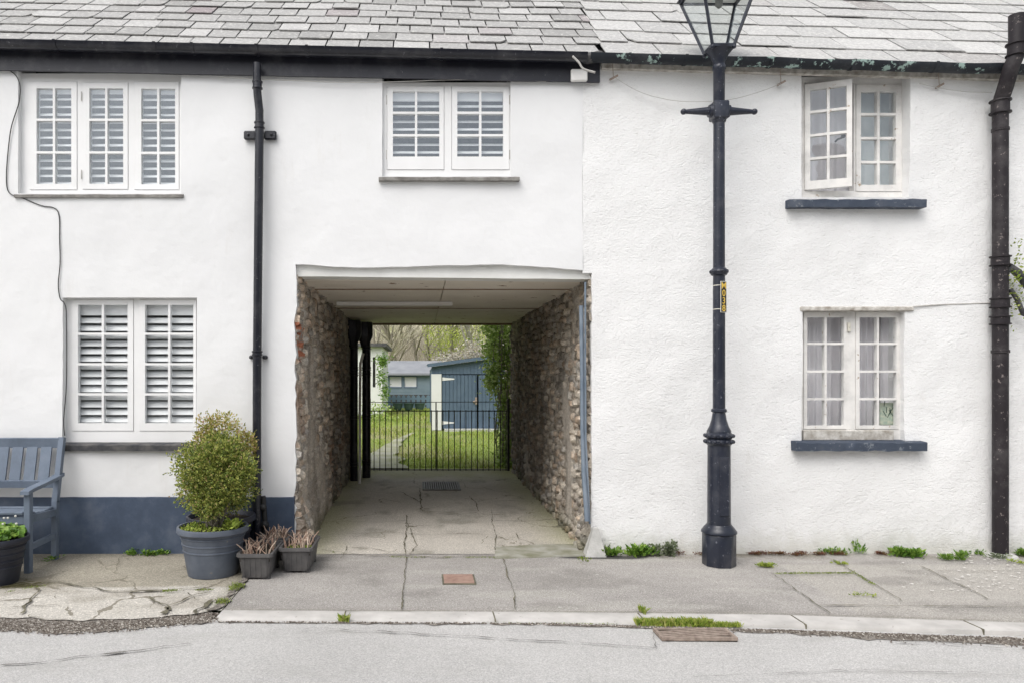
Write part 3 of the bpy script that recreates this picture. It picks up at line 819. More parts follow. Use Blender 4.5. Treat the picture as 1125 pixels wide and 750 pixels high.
# passage end pipes
def end_pipe(px, y, r, ztop, nm='drainpipe'):
    x = X(px, y); mb = MB()
    mb.tube([(x,y,0),(x,y,ztop)], r, 16)
    o = mb.build(nm, MT['black'], LC, auto=50)
    for z in (.25,.95,1.6,1.68,2.0): collar(None, x, y, z, r, .05, .012, (MT['black'], o))
    return o
e1 = end_pipe(389, 4.6, .058, 2.1); e2 = end_pipe(402.5, 4.95, .066, 2.25)
for e, px, y in ((e1,388,4.6),(e2,401,4.95)):
    mb = MB(); x = X(px,y)
    mb.lathe((x,y,2.0), [(.06,0),(.075,.06),(.12,.16),(.13,.2),(.13,.38),(.115,.4)], 8)
    mb.build('hopper', MT['black'], e, auto=30)
mb = MB(); x = X(395.2,4.3); mb.tube([(x,4.3,0),(x,4.3,1.0),(x+.01,4.3,1.75),(x+.05,4.32,1.9)], .02, 10)
mb.build('waste_pipe', MT['ceil_w'], LC, auto=50)

# cables on the smooth wall
def cable(pts, r, mat, parent, y=-.012, nm='cable'):
    q = [P(px,py,y) for px,py in pts]
    # smooth by subdivision
    out = []
    for i in range(len(q)-1):
        p0 = q[max(i-1,0)]; p1 = q[i]; p2 = q[i+1]; p3 = q[min(i+2,len(q)-1)]
        for t in (0,.25,.5,.75):
            out.append(.5*((2*p1)+(-p0+p2)*t+(2*p0-5*p1+4*p2-p3)*t*t+(-p0+3*p1-3*p2+p3)*t**3))
    out.append(q[-1])
    mb = MB(); mb.tube(out, r, 6); return mb.build(nm, mat, parent, smooth=True)
cable([(11,78),(18,84),(22,95),(21,112),(16,128),(12,142),(9,165),(7,195),(10,212),(25,218),(45,226),(60,229),(65,238),(65.5,262),(66,290),(64,312),(66,328),(71,334),(73,350),(73,420),(70,460),(71,478)], .0045, MT['cable'], LC)
cable([(240,85),(300,88),(380,91),(440,90),(500,88),(560,88),(600,90)], .003, MT['cable_l'], LC, -.03)
cable([(629,62),(636,69),(641,76),(654,80)], .009, MT['cable_l'], LC, -.2)
mb = MB(); a = P(627,90,-.06); b = P(645,77,-.06); mb.bbox(a.x, b.x, -.085, -.046, a.z, b.z, .008)
mb.build('junction_box', MT['ceil_w'], LC)

# ------------------------------------------------------------------ RIGHT COTTAGE
RC = thing('cottage', 'roughcast white cottage with peeling casement windows and flaking brown pipe at the right', 'house', (4.0,0,0))
ops = [(PARTY, PX1, -.02, Z(300), .012, .06),
       (X(881),X(999), Z(217),Z(86), .005, .34), (X(881),X(994), Z(484),Z(339), .005, .34)]
ztopr = lambda x: eave_r(x)+.02
wall_sheet('wall', PARTY, XR, -.02, ztopr, ops, MT['wall_r'], RC, .05, .014, .3, 8)
mb = MB()
slab_holes(mb, PARTY, XR, -.02, 4.2, DEPTH-.3, DEPTH, [(PARTY, PX1+.1, -.02, 2.44)])
mb.box(XR-.3, XR, .3, DEPTH-.3, -.02, 4.2)
mb.add([(XR,0,4.2),(XR,DEPTH,4.2),(XR,DEPTH/2,4.2+DEPTH/2*math.tan(PITCH))],[(0,1,2)])
mb.box(2.1, 2.12, .31, DEPTH-.31, 0, 4.2)
mb.build('rear_wall', MT['farwhite'], RC)
rr = slates('roof', lambda s: vx0(s)+.004, lambda s: XR+.1, eave_r, .365, .5, MT['slate_r'], RC, 33, int(slope/.365)+1)
mb = MB(); deck(1.63, XR+.1, eave_r); mb.build('roof_deck', MT['sill_d'], rr)
s4 = [dict(o=(884,91,938,210), g=(888,97,933,205), n=(2,4), open=True), dict(o=(940,93,990,211), g=(945.5,101,984,203.5), n=(2,4), bar=.022)]
w4 = make_window(RC, (880,85,1000,217), s4, .10, MT['old_frame'], MT['glass_lo'], None, (868,219,1018,227.5,.085,MT['sill_b']),
      [(938,92,1004,220,.30,.14,MT['curtain_w']), (872,92,936,220,.34,.12,MT['curtain_g'])])
w4['label'] = 'upper casement window with its left sash swung open'
# opened sash: hinged on the left jamb
hx = X(884,.09); w = .368; th = R(21); zt, zb = Z(90.5,.03), Z(207,.03)
m = MB(); pts = []
hs = []; mx_, mz_ = .042, .045; bw = .022; nc, nr = 2, 4
iw = (w-2*mx_-bw)/2; ih = (zt-zb-.055-.075-bw*3)/4
for i in range(2):
    for j in range(4): hs.append((mx_+i*(iw+bw), mx_+i*(iw+bw)+iw, .075+j*(ih+bw), .075+j*(ih+bw)+ih))
slab_holes(m, 0, w, 0, zt-zb, 0, .042, hs)
gm = MB()
for h in hs: gm.add([(h[0],.02,h[2]),(h[1],.02,h[2]),(h[1],.02,h[3]),(h[0],.02,h[3])], [(0,1,2,3)])
hg = MB(); hg.box(w-.03, w-.012, .042, .056, .5*(zt-zb)-.05, .5*(zt-zb)+.02); hg.box(.02, w*.5, .044, .052, .03, .042); hg.tube([(w-.05,.05,.45),(w-.1,.075,.44),(w-.12,.08,.42)], .008, 6)
hg.ico((w-.06,.06,.46), .02, 1)
def swing(mm):
    mm.v = [(hx+v[0]*math.cos(th)+v[1]*math.sin(th), .085-v[0]*math.sin(th)+v[1]*math.cos(th), zb+v[2]) for v in mm.v]
for mm in (m, gm, hg): swing(mm)
so = m.build('sash', MT['old_frame'], w4, auto=30); so['label'] = 'peeling left sash swung open'
gm.build('glass', MT['glass_lo'], w4); hg.build('stay', MT['plain'], w4)
s5 = [dict(o=(882.5,343,930,471), g=(886.5,348.5,927,467), n=(2,4), bar=.02), dict(o=(939.5,343,987,471), g=(944,348.5,984.5,467), n=(2,4), bar=.02)]
w5 = make_window(RC, (880,338,995,484), s5, .07, MT['old_frame'], MT['glass_lo'], None, (875,485.5,1019,495,.09,MT['sill_b']),
      [(876,338,912,486,.24,.075,MT['curtain_g']), (908,338,936,486,.27,.11,MT['curtain_g']), (938,338,964,486,.26,.06,MT['curtain_g']), (966,338,1004,486,.24,.07,MT['curtain_g'])])
w5['label'] = 'ground floor casement window with grey lilac curtains'
mb = MB(); a = P(882,483,.05); b = P(981,472,.05); mb.bbox(a.x, b.x, .03, .068, a.z, b.z, .006); mb.build('bottom_board', MT['wood_g'], w5)
mb = MB(); a = P(879,342,-.01); b = P(1004,337,-.01); mb.bbox(a.x, b.x, -.02, .06, a.z, b.z, .008); mb.build('drip_board', MT['wood_g'], w5)
mb = MB(); mb.bbox(X(935.5), X(938.5), .05, .064, Z(364), Z(354), .002); mb.ico((X(937),.05,Z(359)), .007, 1); mb.build('catch', MT['platew'], w5)
# small patterned card behind the lowest right pane
mb = MB(); a = P(966.5,466,.13); b = P(984,442,.13); mb.box(a.x, b.x, .128, .134, a.z, b.z)
card = mb.build('card', m_generic('pale patterned card', (.35,.45,.38), (.62,.62,.5), 30, .6), w5)
mb = MB()
for k in range(9):
    x = random.uniform(a.x+.02,b.x-.02); z = random.uniform(a.z+.02,b.z-.02); dd = random.uniform(-.04,.04)
    mb.add([(x,.126,z),(x+.008,.126,z),(x+dd+.008,.126,z+.05),(x+dd,.126,z+.05)], [(0,1,2,3)])
mb.build('pattern', MT['potgreen'], w5)

gz_r = lambda x: eave_r(x)-.012
mb = MB(); gutter(mb, X(646,-.12)+.01, XR+.1, gz_r, -.13, .062, wob=.012, seg=90); gr = mb.build('gutter', MT['oldgutter'], RC, auto=35)
gr['label'] = 'gutter with flaking black and turquoise paint'
for px in (690,752,845,935,1025): 
    x = X(px,-.13); mb = MB(); gutter(mb, x-.012, x+.012, lambda q: gz_r(q)+.003, -.13, .07, seg=1)
    mb.build('gutter_joint', MT['oldgutter'], gr, auto=35)
mb = MB(); mb.xbar(X(660), XR, -.05, .0, eave_r(X(660))-.085, eave_r(XR)-.085, .07); mb.build('eaves_board', MT['wood_g'], RC)
mb = MB()   # jointing lump where the gutters meet
for k in range(7): mb.ico((X(644+k*3,-.13),-.12,gz_l(1.4)-.01+random.uniform(-.02,.02)), random.uniform(.04,.06), 1, (1,1,.8))
mb.build('gutter_union', MT['sill_d'], gr)
# small iron brackets and hanging wires
for px, py in ((674,86),(858,92),(1032,95)):
    mb = MB(); mb.tube([P(px-4,py+2,-.03), P(px+5,py-3,-.05)], .009, 6); mb.tube([P(px-4,py+2,-.03), P(px-3,py+1,.01)], .007, 6)
    mb.tube([P(px,py,-.04), P(px-1,py-16,-.08)], .003, 5); mb.build('wire_bracket', MT['rust'], RC)
cable([(676,86),(700,100),(725,108),(755,112),(800,110),(835,101),(858,92)], .0025, MT['cable_l'], RC, -.05)
cable([(1010,92),(1032,97),(1060,101),(1090,102)], .003, MT['cable_l'], RC, -.04)
cable([(1003,337),(1030,335),(1060,334),(1088,333),(1100,332)], .006, MT['cable_l'], RC, -.012)
# soil pipe
ys_ = -.1
mb = MB(); rp = .060
xt = X(1113,-.2); xb_ = X(1099,ys_)
mb.tube([(xt,-.24,Z(17,-.24)),(xt,-.24,Z(60,-.24)),(X(1111,-.23),-.23,Z(74,-.23)),(X(1104,-.15),-.15,Z(98,-.15)),(X(1100.5,ys_),ys_,Z(108,ys_)),(xb_,ys_,Z(120,ys_)),(xb_,ys_,Z(300,ys_)),(xb_,ys_,.01)], [rp]*8, 18)
sp_ = mb.build('soil_pipe', MT['oldpipe'], RC, auto=50)
one_ = (MT['oldpipe'], sp_)
collar(None, xt, -.24, Z(55,-.24), rp+.006, .11, .016, one_); collar(None, xb_, ys_, Z(118,ys_), rp+.006, .12, .016, one_)
for py, h in ((287,.09),(333,.09),(352,.08)): collar(None, xb_, ys_, Z(py,ys_), rp+.006, h, .014, one_)
collar(None, xb_, ys_, Z(386,ys_), rp, .03, .008, one_); collar(None, xb_, ys_, Z(143,ys_), rp, .03, .006, one_)
mb = MB(); mb.tube([(xb_,ys_,Z(303,ys_)),(X(1110,ys_),ys_,Z(294,ys_)),(X(1118,ys_),ys_,Z(300,ys_)),(X(1132,ys_),ys_,Z(318,ys_)),(X(1160,ys_),ys_,Z(322,ys_))], .036, 12)
mb.tube([P(1110,318,ys_),P(1118,330,ys_),P(1124,345,ys_),P(1140,352,ys_)], .02, 8)
mb.build('branch_pipe', MT['sill_d'], sp_, auto=50)
mb = MB(); mb.lathe((xb_,ys_,0), [(.13,0),(.12,.02),(.08,.035),(.06,.035)], 16); mb.build('pipe_pad', MT['concrete'], sp_)
mb = MB()
for _ in range(170):
    mb.leaf((X(1118+random.gauss(0,5),-.13), -.13+random.gauss(0,.03), Z(300+random.gauss(10,22),-.13)), random.uniform(.02,.04))
mb.build('moss', MT['leaf_lime'], sp_)
# conduit with concrete foot by the passage mouth
mb = MB(); yq = .03
mb.tube([P(638.5,336,yq),P(639.5,400,yq),P(640,470,yq),P(641.5,520,.0),P(645,572,-.05)], [.02,.02,.021,.022,.022], 10)
mb.tube([P(643,310,.0),P(643,400,.0),P(643.5,480,-.0),P(648,575,-.03)], .009, 6)
cd = mb.build('conduit', MT['conduit'], RC, auto=50)
mb = MB(); c = G(642,600); 
mb.add([(c.x-.08,-.13,0),(c.x+.10,-.13,0),(c.x+.09,.03,0),(c.x-.07,.03,0),(c.x+.0,-.07,.235),(c.x+.05,-.07,.235),(c.x+.05,-.02,.24),(c.x+.0,-.02,.24)],
       [(0,3,2,1),(4,5,6,7),(0,1,5,4),(1,2,6,5),(2,3,7,6),(3,0,4,7)])
mb.build('concrete_foot', MT['concrete'], cd)

# ------------------------------------------------------------------ GROUND
def patch(name, x0, x1, y0f, y1f, st, zf, colf, mat=None, kind='structure'):
    nx = max(2, int((x1-x0)/st)); xs = np.linspace(x0,x1,nx+1)
    ya = np.array([y0f(x) for x in xs]); yb = np.array([y1f(x) for x in xs])
    ny = max(2, int(np.max(yb-ya)/st)); T = np.linspace(0,1,ny+1)
    Xg = np.tile(xs,(ny+1,1)); Yg = ya[None,:]*(1-T[:,None])+yb[None,:]*T[:,None]
    Zg = zf(Xg,Yg); c = colf(Xg,Yg)
    mb = MB(); mb.v = [tuple(p) for p in np.stack([Xg,Yg,Zg],-1).reshape(-1,3)]; n1 = nx+1
    mb.f = [(j*n1+i,j*n1+i+1,(j+1)*n1+i+1,(j+1)*n1+i) for j in range(ny) for i in range(nx)]; mb.m = [0]*len(mb.f)
    o = mb.build(name, mat or MT['ground'], None, smooth=True)
    set_cols(o, c.reshape(-1,3)); o['kind'] = kind
    return o
KX = [-1.318,.802,2.33,3.69,9.0]
KB = [4.926,4.887,4.831,4.688,4.2]; KF = [4.758,4.723,4.636,4.52,4.03]
def kb(x): return float(np.interp(x, KX, KB))-CD
def kf(x): return float(np.interp(x, KX, KF))-CD
def rz(x): return np.interp(x, [-20,.8,2.3,3.7,9], [-.012,-.012,-.023,-.03,-.06])
def ground_z(x, y): return .006*(vn(x*1.5+3,y*1.5,2)-.5)
def pave_col(x, y):
    c = np.zeros(x.shape+(3,))+np.array((.40,.375,.345))
    c = c*(.8+.26*vn(x*2.2,y*2.2,4)+.14*vn(x*13,y*13,3))[...,None]*np.array((.98,.99,1.01))
    # slabs from the lamp rightwards are paler concrete
    sl = sst(-.02,.02,(x-3.0-(-(y)*-.08)))*sst(-.34,-.38,y)
    c = mixc(c, sl*.7, (.46,.435,.395))
    c = mixc(c, sst(.52,.75,vn(x*2.3+7,y*3.3,5))*.6, (.27,.255,.235))
    c = mixc(c, sst(.16,.0,y-np.interp(x,KX,KB)+CD+.08*(vn(x*6,y*6,2)-.5))*.35, (.27,.25,.22))
    c = mixc(c, sst(.6,.75,vn(x*1.3+70,y*5,4))*.4, (.5,.48,.44))
    c = mixc(c, sst(-.28,-.02,y)*sst(.35,.6,vn(x*7,y*7,3))*.6*sst(1.5,1.7,x), (.17,.15,.10))
    # dark patch by the passage corner
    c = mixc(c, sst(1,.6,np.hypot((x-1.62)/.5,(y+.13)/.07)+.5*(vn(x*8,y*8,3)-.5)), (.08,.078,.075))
    return c
pv = patch('pavement', -1.318, 9.0, kb, lambda x: .03, .04, ground_z, pave_col)
def old_col(x, y):
    c = np.zeros(x.shape+(3,))+np.array((.36,.33,.27))
    c = c*(.75+.45*vn(x*2.6+5,y*3.4,5))[...,None]
    e = -1.02+.16*(vn(x*1.8,y*0+1,3)-.5)+.05*(x+3)*0
    lt = sst(e+.03,e-.03,y)
    c = mixc(c, lt*.9, (.58,.55,.5))
    c = mixc(c, lt*sst(.5,.7,vn(x*3,y*6,4))*.55, (.36,.33,.28))
    # mossy brown damp hollow at far left
    c = mixc(c, sst(1.1,.7,np.hypot((x+3.15)/.42,(y+.95)/.14)+.6*(vn(x*6,y*6,3)-.5)), (.075,.068,.03))
    c = mixc(c, sst(-.2,-.02,y)*.5, (.12,.11,.085))
    c = mixc(c, sst(-1.5,-1.36,x)*.35, (.1,.1,.06))
    return c
def apron_front(x):
    return float(np.interp(x,[-4,-1.9,-1.33],[-1.79,-1.76,-1.60]))+.07*(noise.noise(Vector((x*2.1,0,4))))+.03*noise.noise(Vector((x*9,0,4)))+.0*x
ov = patch('old_pavement', -8, -1.322, apron_front, lambda x: .03, .035, lambda x, y: ground_z(x,y)+.004, old_col, MT['ground_old'])
def pf_col(x, y):
    c = np.zeros(x.shape+(3,))+np.array((.55,.515,.46))
    c = c*(.78+.42*vn(x*2.0+15,y*1.6,5))[...,None]
    ed = np.minimum(x-PX0, PX1-x)
    c = mixc(c, sst(.55,.0,ed+.35*(vn(x*3,y*1.5,3)-.5))*.6, (.36,.36,.17))
    c = mixc(c, sst(4.2,5.6,y+1.2*(vn(x*3,y*1.5,3)-.5))*.6, (.3,.31,.11))
    c = mixc(c, sst(.3,.1,np.abs(x-.4))*sst(.9,1.1,y)*sst(3.8,3.6,y)*.45*vn(x*9,y*6,3), (.6,.58,.53))
    c = mixc(c, sst(.64,.8,vn(x*4+1,y*2,4))*.5, (.25,.235,.19))
    return c
pf = patch('passage_floor', PX0-.12, PX1+.12, lambda x: -.01, lambda x: DEPTH+.35, .045, lambda x,y: .006*(vn(x*2,y*2,2)-.5)+.002, pf_col, MT['ground_pass'])
# light cement pad at the right of the mouth
mb = MB(); a = [G(543,612,.012),G(655,609,.012),G(655,597,.012),G(600,597,.012),G(545,600,.012)]
mb.add(a+[Vector((p.x,p.y,-.01)) for p in a], [(0,1,2,3,4)]+[(i,i+5,(i+1)%5+5,(i+1)%5) for i in range(5)])
pad = mb.build('cement_pad', m_generic('mossy cement pad', (.2,.2,.13), (.42,.41,.37), 5, .9, 60, .4, .005), None); pad['kind'] = 'structure'

def ribbon(mb, pts, w, z, jit=.5, seg=.02):
    pts = [Vector((p.x,p.y,0)) for p in pts]; out = []
    for i in range(len(pts)-1):
        L = (pts[i+1]-pts[i]).length; n = max(1,int(L/seg))
        for k in range(n): out.append(pts[i].lerp(pts[i+1], k/n))
    out.append(pts[-1]); vs = []
    zf = z if callable(z) else (lambda x: z)
    for i, p in enumerate(out):
        t = (out[min(i+1,len(out)-1)]-out[max(i-1,0)]).normalized(); nn = Vector((-t.y,t.x,0))
        ww = w*(1+jit*1.6*noise.noise(Vector((p.x*14,p.y*14,w*100)))); 
        sh = w*.9*jit*noise.noise(Vector((p.x*9,p.y*9,3)))
        if i in (0,len(out)-1): ww *= .2
        ww *= .4*(.6+1.1*abs(noise.noise(Vector((p.x*3.3,p.y*3.3,11))))*2); sh += .012*noise.noise(Vector((p.x*16,p.y*16,8)))+.018*noise.noise(Vector((p.x*4,p.y*4,6)))*min(1,jit)
        a = p+nn*(sh+ww/2); b = p+nn*(sh-ww/2); zz = zf(p.x)
        vs += [(a.x,a.y,zz),(b.x,b.y,zz)]
    mb.add(vs, [(2*i,2*i+1,2*i+3,2*i+2) for i in range(len(out)-1)])
def G2(l, z=0): return [G(a,b,z) for a,b in l]
mb = MB(); zc = .0115
for l, w in [
  ([(446,612),(444,640),(443,655),(442,671)], .016), ([(553,614),(558,634),(565,650),(566,671)], .014),
  ([(352,604),(380,608),(410,611),(445,611),(480,613),(515,611),(545,612)], .02),
  ([(847,630),(870,645),(912,675)], .018), ([(914,615),(950,636),(992,661)], .018), ([(1011,622),(1050,641),(1088,659)], .018), ([(1052,641),(1060,644)],.01),
  ([(895,665.5),(960,666),(1040,666.5),(1140,667.5)], .016), ([(852,630),(880,629.5),(938,629.5)], .018), ([(1030,628),(1070,628),(1140,626)], .018),
  ([(270,671),(350,671.5),(500,672),(640,673),(760,674),(871,676)], .010),
  ([(871,675.5),(980,679),(1140,684.5)], .008)]:
    ribbon(mb, G2(l), w, zc)
ck = mb.build('joint', MT['crack'], pv)
mb = MB()
for l, w in [
  ([(446,566),(447,580),(444,597),(446,610)], .018), ([(352,588),(400,586),(430,585),(470,588),(510,586),(540,588)], .012),
  ([(540,560),(541,575),(545,590),(543,605)], .012), ([(566,586),(570,592),(580,595),(590,600),(572,605)], .018),
  ([(450,580),(458,600),(450,610)], .015), ([(381,600),(378,610),(375,614)], .014), ([(385,602),(410,603),(430,607)], .013),
  ([(461,536),(463,560),(466,562)], .03), ([(515,545),(523,552),(525,562)], .022), ([(466,563),(500,566),(526,563)], .02),
  ([(440,540),(455,548),(462,552)], .025), ([(530,535),(545,540),(560,541)], .03), ([(420,548),(440,552)], .03),([(545,528),(560,526)], .06),
  ([(352,574),(380,573),(420,574),(446,572)], .012), ([(543,572),(580,573),(612,570)], .014)]:
    ribbon(mb, G2(l), w, .0105)
mb.build('crack', MT['crack'], pf)
mb = MB(); zo = .0165
for l, w in [
  ([(0,646),(30,642),(62,640),(75,643),(95,646),(120,651),(160,651),(200,648),(235,646)], .03),
  ([(30,666),(36,658),(44,652),(40,646)], .05), ([(22,676),(30,666),(36,660)], .06), ([(0,670),(30,667),(60,666),(80,664)], .025), ([(0,659),(24,661),(40,658)], .02),
  ([(163,657),(170,662),(182,666),(188,672)], .035), ([(182,668),(200,662),(215,655),(232,652)], .03), ([(200,650),(210,656),(214,660)], .02),
  ([(182,676),(184,668)], .06), ([(95,659),(120,657),(150,655)], .015), ([(12,633),(40,627),(62,618),(75,612)], .018), ([(128,628),(130,615),(138,610)], .012), ([(215,676),(225,668),(232,660)],.05)]:
    ribbon(mb, G2(l), w, zo, .8)
mb.build('crack', MT['crack'], ov)
# diagonal gutter between the two pavements
mb = MB(); ribbon(mb, G2([(236,672),(255,652),(275,632),(298,609)]), .09, .0135, .5); gt = mb.build('dirt_gap', MT['gravelbed'], pv)

# kerb
mb = MB(); xs = list(np.linspace(-1.318, 9.0, 80)); vs = []
for x in xs:
    zb = float(rz(x)); b = kb(x); f = kf(x); j = .004*noise.noise(Vector((x*6,0,1)))
    vs += [(x,b-.002,.003),(x,f+.025+j,.004),(x,f+.008+j,-.002),(x,f+j,min(-.012,zb+.004)),(x,f-.004+j,zb-.06)]
mb.add(vs, [(i*5+k,i*5+k+1,(i+1)*5+k+1,(i+1)*5+k) for i in range(79) for k in range(4)]+[(0,1,2,3,4)])
kerb = mb.build('kerb', MT['kerb'], None, auto=50); kerb['kind'] = 'structure'
mb = MB()
for px in (378, 543, 704, 871, 1048):
    x = G(px,677).x; b = kb(x); f = kf(x); mb.box(x-.004, x+.004, f-.001, b-.004, -.04, .006)
mb.build('joint', MT['crack'], kerb)
# road
mb = MB(); xs = [-60,-20,-8,-4,-2,-1.3,0,.8,1.5,2.33,3,3.69,6,9,20,60]; vs = []
ysr = [-13.0,-6.5,-3.5]
for x in xs:
    z = float(rz(min(x,9)))
    fr = (kf(x)+.01) if x > -1.33 else (kb(-1.318)+.12)
    vs += [(x,-13.0,z-.03),(x,-6.5,z+.06),(x,-3.4,z+.01),(x,fr,z)]
mb.add(vs, [(i*4+k,(i+1)*4+k,(i+1)*4+k+1,i*4+k+1) for i in range(len(xs)-1) for k in range(3)])
road = mb.build('road', MT['asphalt'], None, smooth=True); road['kind'] = 'structure'
mb = MB()
for l, w in [([(372,693),(430,696),(500,700),(560,704),(640,708),(722,713)], .02), ([(300,694),(345,692),(372,693)], .008), ([(0,733),(50,729),(100,722),(150,716),(210,709)], .02),
             ([(722,713),(718,696)], .012), ([(760,745),(860,740),(960,736),(1125,741)], .008), ([(985,704),(1040,706),(1100,711),(1130,714)], .012)]:
    ribbon(mb, [G(a,b,-.012) for a,b in l], w, lambda x: float(rz(x))+.016, 1.0)
mb.build('crack', MT['darkcrack'], road)
# gravel strips along the road edge
def strip(name, top, bot, z, mat, n=60):
    mb = MB(); vs = []
    for i in range(n+1):
        t = i/n; px = top[0][0]+(top[-1][0]-top[0][0])*t
        a = np.interp(px,[p[0] for p in top],[p[1] for p in top]); b = np.interp(px,[p[0] for p in bot],[p[1] for p in bot])
        A = G(px,a,-.005); B = G(px,b,-.012); j1 = .025*noise.noise(Vector((px*.09,0,1))); j2 = .06*noise.noise(Vector((px*.07,0,7)))
        vs += [(A.x,A.y+j1,z(A.x)),(B.x,B.y+j2,z(B.x))]
    mb.add(vs, [(2*i,2*i+1,2*i+3,2*i+2) for i in range(n)])
    o = mb.build(name, mat, None); o['kind'] = 'structure'; return o
rzz = lambda x: float(rz(x))
strip('gravel_verge', [(-60,664),(0,664),(60,664),(120,664),(180,664),(232,668)], [(-60,690),(0,692),(60,697),(120,694),(180,688),(240,683)], lambda x: rzz(x)+.009, MT['gravelbed'])
strip('gravel_verge', [(240,682),(600,684),(871,689),(1130,697)], [(240,684),(600,686.5),(871,694),(960,700),(1130,706)], lambda x: rzz(x)+.005, MT['gravelbed'])
def pebbles(name, n, sampler, smin, smax, mat, label, zf):
    mb = MB()
    for _ in range(n):
        px, py = sampler(); p = G(px,py,-.01); s = random.uniform(smin,smax)
        q = [Vector((random.uniform(-1,1),random.uniform(-1,1),random.uniform(-.4,1))).normalized()*s for _ in range(4)]
        c = Vector((p.x,p.y,zf(p.x)))
        a = random.uniform(0,6.3); ring = [c+Vector((math.cos(a+k*2.1)*s,math.sin(a+k*2.1)*s*.8,0)) for k in range(3)]
        top = [c+Vector((math.cos(a+k*2.1+.4)*s*.6,math.sin(a+k*2.1+.4)*s*.5,s*.8)) for k in range(3)]
        mb.add(ring+top, [(3,4,5),(0,1,4,3),(1,2,5,4),(2,0,3,5)])
    o = mb.build(name, mat, None); o['kind'] = 'stuff'; o['label'] = label; o['category'] = 'gravel'; return o
def sampA():
    px = random.uniform(-20,240); top = np.interp(px,[0,60,180,240],[680,681,678,672]); bot = np.interp(px,[0,60,120,180,240],[696,700,697,691,684]); return px, random.triangular(top,bot,(top+bot)/2)
pebbles('loose_gravel', 2600, sampA, .003, .009, MT['gravel'], 'loose brown gravel along the edge of the broken pavement', lambda x: rzz(x)+.009)
def sampB():
    px = random.uniform(660,1135) if random.random() < .8 else random.uniform(240,660)
    t = np.interp(px,[240,600,871,1130],[683,685,691,698]); w = np.interp(px,[240,660,871,960,1130],[1.2,1.6,3,6,9]); return px, t+abs(random.gauss(0,.5))*w
pebbles('loose_grit', 2600, sampB, .003, .009, MT['gravel'], 'pale grit lying in the channel below the kerb', lambda x: rzz(x)+.007)
# far ground sheet to the horizon
mb = MB(); mb.add([(-600,-600,-.2),(600,-600,-.2),(600,900,-.2),(-600,900,-.2)], [(0,1,2,3)])
tg = mb.build('ground', m_generic('dull field green', (.06,.09,.03), (.1,.13,.04), .2, .95), None); tg['kind'] = 'structure'

# small covers
def grate(px0, py0, px1, py1, z, name, label, cat, mat, n, slant=0, along='y'):
    a = G(px0,py1,z); b = G(px1,py1,z); c = G(px1,py0,z); d_ = G(px0,py0,z)
    o = thing(name, label, cat, (a+b+c+d_)/4)
    mb = MB(); y0 = a.y; y1 = c.y; x0 = (a.x+d_.x)/2; x1 = (b.x+c.x)/2
    t = .018
    mb.box(x0,x1,y0,y0+t,z-.012,z+.007); mb.box(x0,x1,y1-t,y1,z-.012,z+.007); mb.box(x0,x0+t,y0+t,y1-t,z-.012,z+.007); mb.box(x1-t,x1,y0+t,y1-t,z-.012,z+.007)
    mb.build('frame', mat, o)
    mb = MB()
    for k in range(n):
        if along == 'y':
            x = x0+t+(x1-x0-2*t)*(k+.5)/n; mb.bar((x-slant,y0+t,z),(x+slant,y1-t,z),(x1-x0)/n*.5,.014)
        else:
            y = y0+t+(y1-y0-2*t)*(k+.5)/n; mb.bar((x0+t,y-slant,z),(x1-t,y+slant,z),(y1-y0)/n*.42,.010)
    mb.build('bars', mat, o)
    mb = MB(); mb.box(x0+.002,x1-.002,y0+.002,y1-.002,z-.02,z-.003); mb.build('sump', MT['soil'], o)
    return o
grate(722,690,804,701,rzz(1.9)+.022,'road_gully','rusty slatted road gully in the gutter below the street lamp','drain cover',MT['rust'],5,.035,'x')
grate(464,529,505,537,.018,'drain_grate','grey slotted drain grate set in the passage floor','drain cover',MT['grate'],16)
o = thing('service_cover', 'small orange terracotta service cover in the pavement before the passage', 'service cover', G(503,635))
mb = MB(); a = G(488,640,.01); b = G(519,630.5,.01); mb.bbox(a.x,b.x,a.y,b.y,-.005,.014,.003); mb.build('plate', MT['terra'], o)
mb = MB(); mb.box(a.x-.012,b.x+.012,a.y-.012,b.y+.012,-.005,.0095); mb.build('surround', MT['crack'], o)

# ------------------------------------------------------------------ STREET LAMP
lx, ly = 2.47, -.38
def lz(py): return 1.552-(py-414)*.007532
SL = thing('street_lamp', 'tall dark navy street lamp with square glass lantern on the pavement', 'street lamp', (lx,ly,0))
mb = MB()
mb.lathe((lx,ly,0), [(.128,0),(.132,.01),(.132,.255),(.128,.262)], 8)
mb.lathe((lx,ly,0), [(.128,.262),(.14,.27),(.14,.285),(.118,.315),(.1,.335),(.098,.34)], 24)
base = mb.build('base', MT['lamp'], SL, auto=40)
mb = MB(); mb.bbox(lx-.03,lx+.045,ly-.098,ly-.085,.42,.9,.003); mb.build('access_door', MT['lamp'], base)
mb = MB()
mb.lathe((lx,ly,0), [(.095,.33),(.092,.36),(.09,.99),(.1,1.0),(.108,1.01),(.108,1.03),(.096,1.045),(.112,1.06),(.112,1.08),(.095,1.095),(.095,1.11),(.075,1.15),(.06,1.2),(.05,1.26),(.062,1.268),(.062,1.285),(.049,1.295),
   (.048,2.3),(.047,2.385),(.062,2.392),(.068,2.405),(.075,2.42),(.068,2.435),(.055,2.445),(.047,2.455),(.045,3.65)], 28)
mb.build('post', MT['lamp'], SL, auto=35)
mb = MB()
for k in range(14):
    a = 2*math.pi*k/14
    for z in (1.022,1.07): mb.ico((lx+.108*math.cos(a),ly+.108*math.sin(a),z), .017, 1)
for k in range(8):
    a = 2*math.pi*k/8; mb.ico((lx+.066*math.cos(a),ly+.066*math.sin(a),2.42), .015, 1)
mb.build('bead_ring', MT['lamp'], SL, auto=60)
mb = MB(); zb_ = lz(122.5)
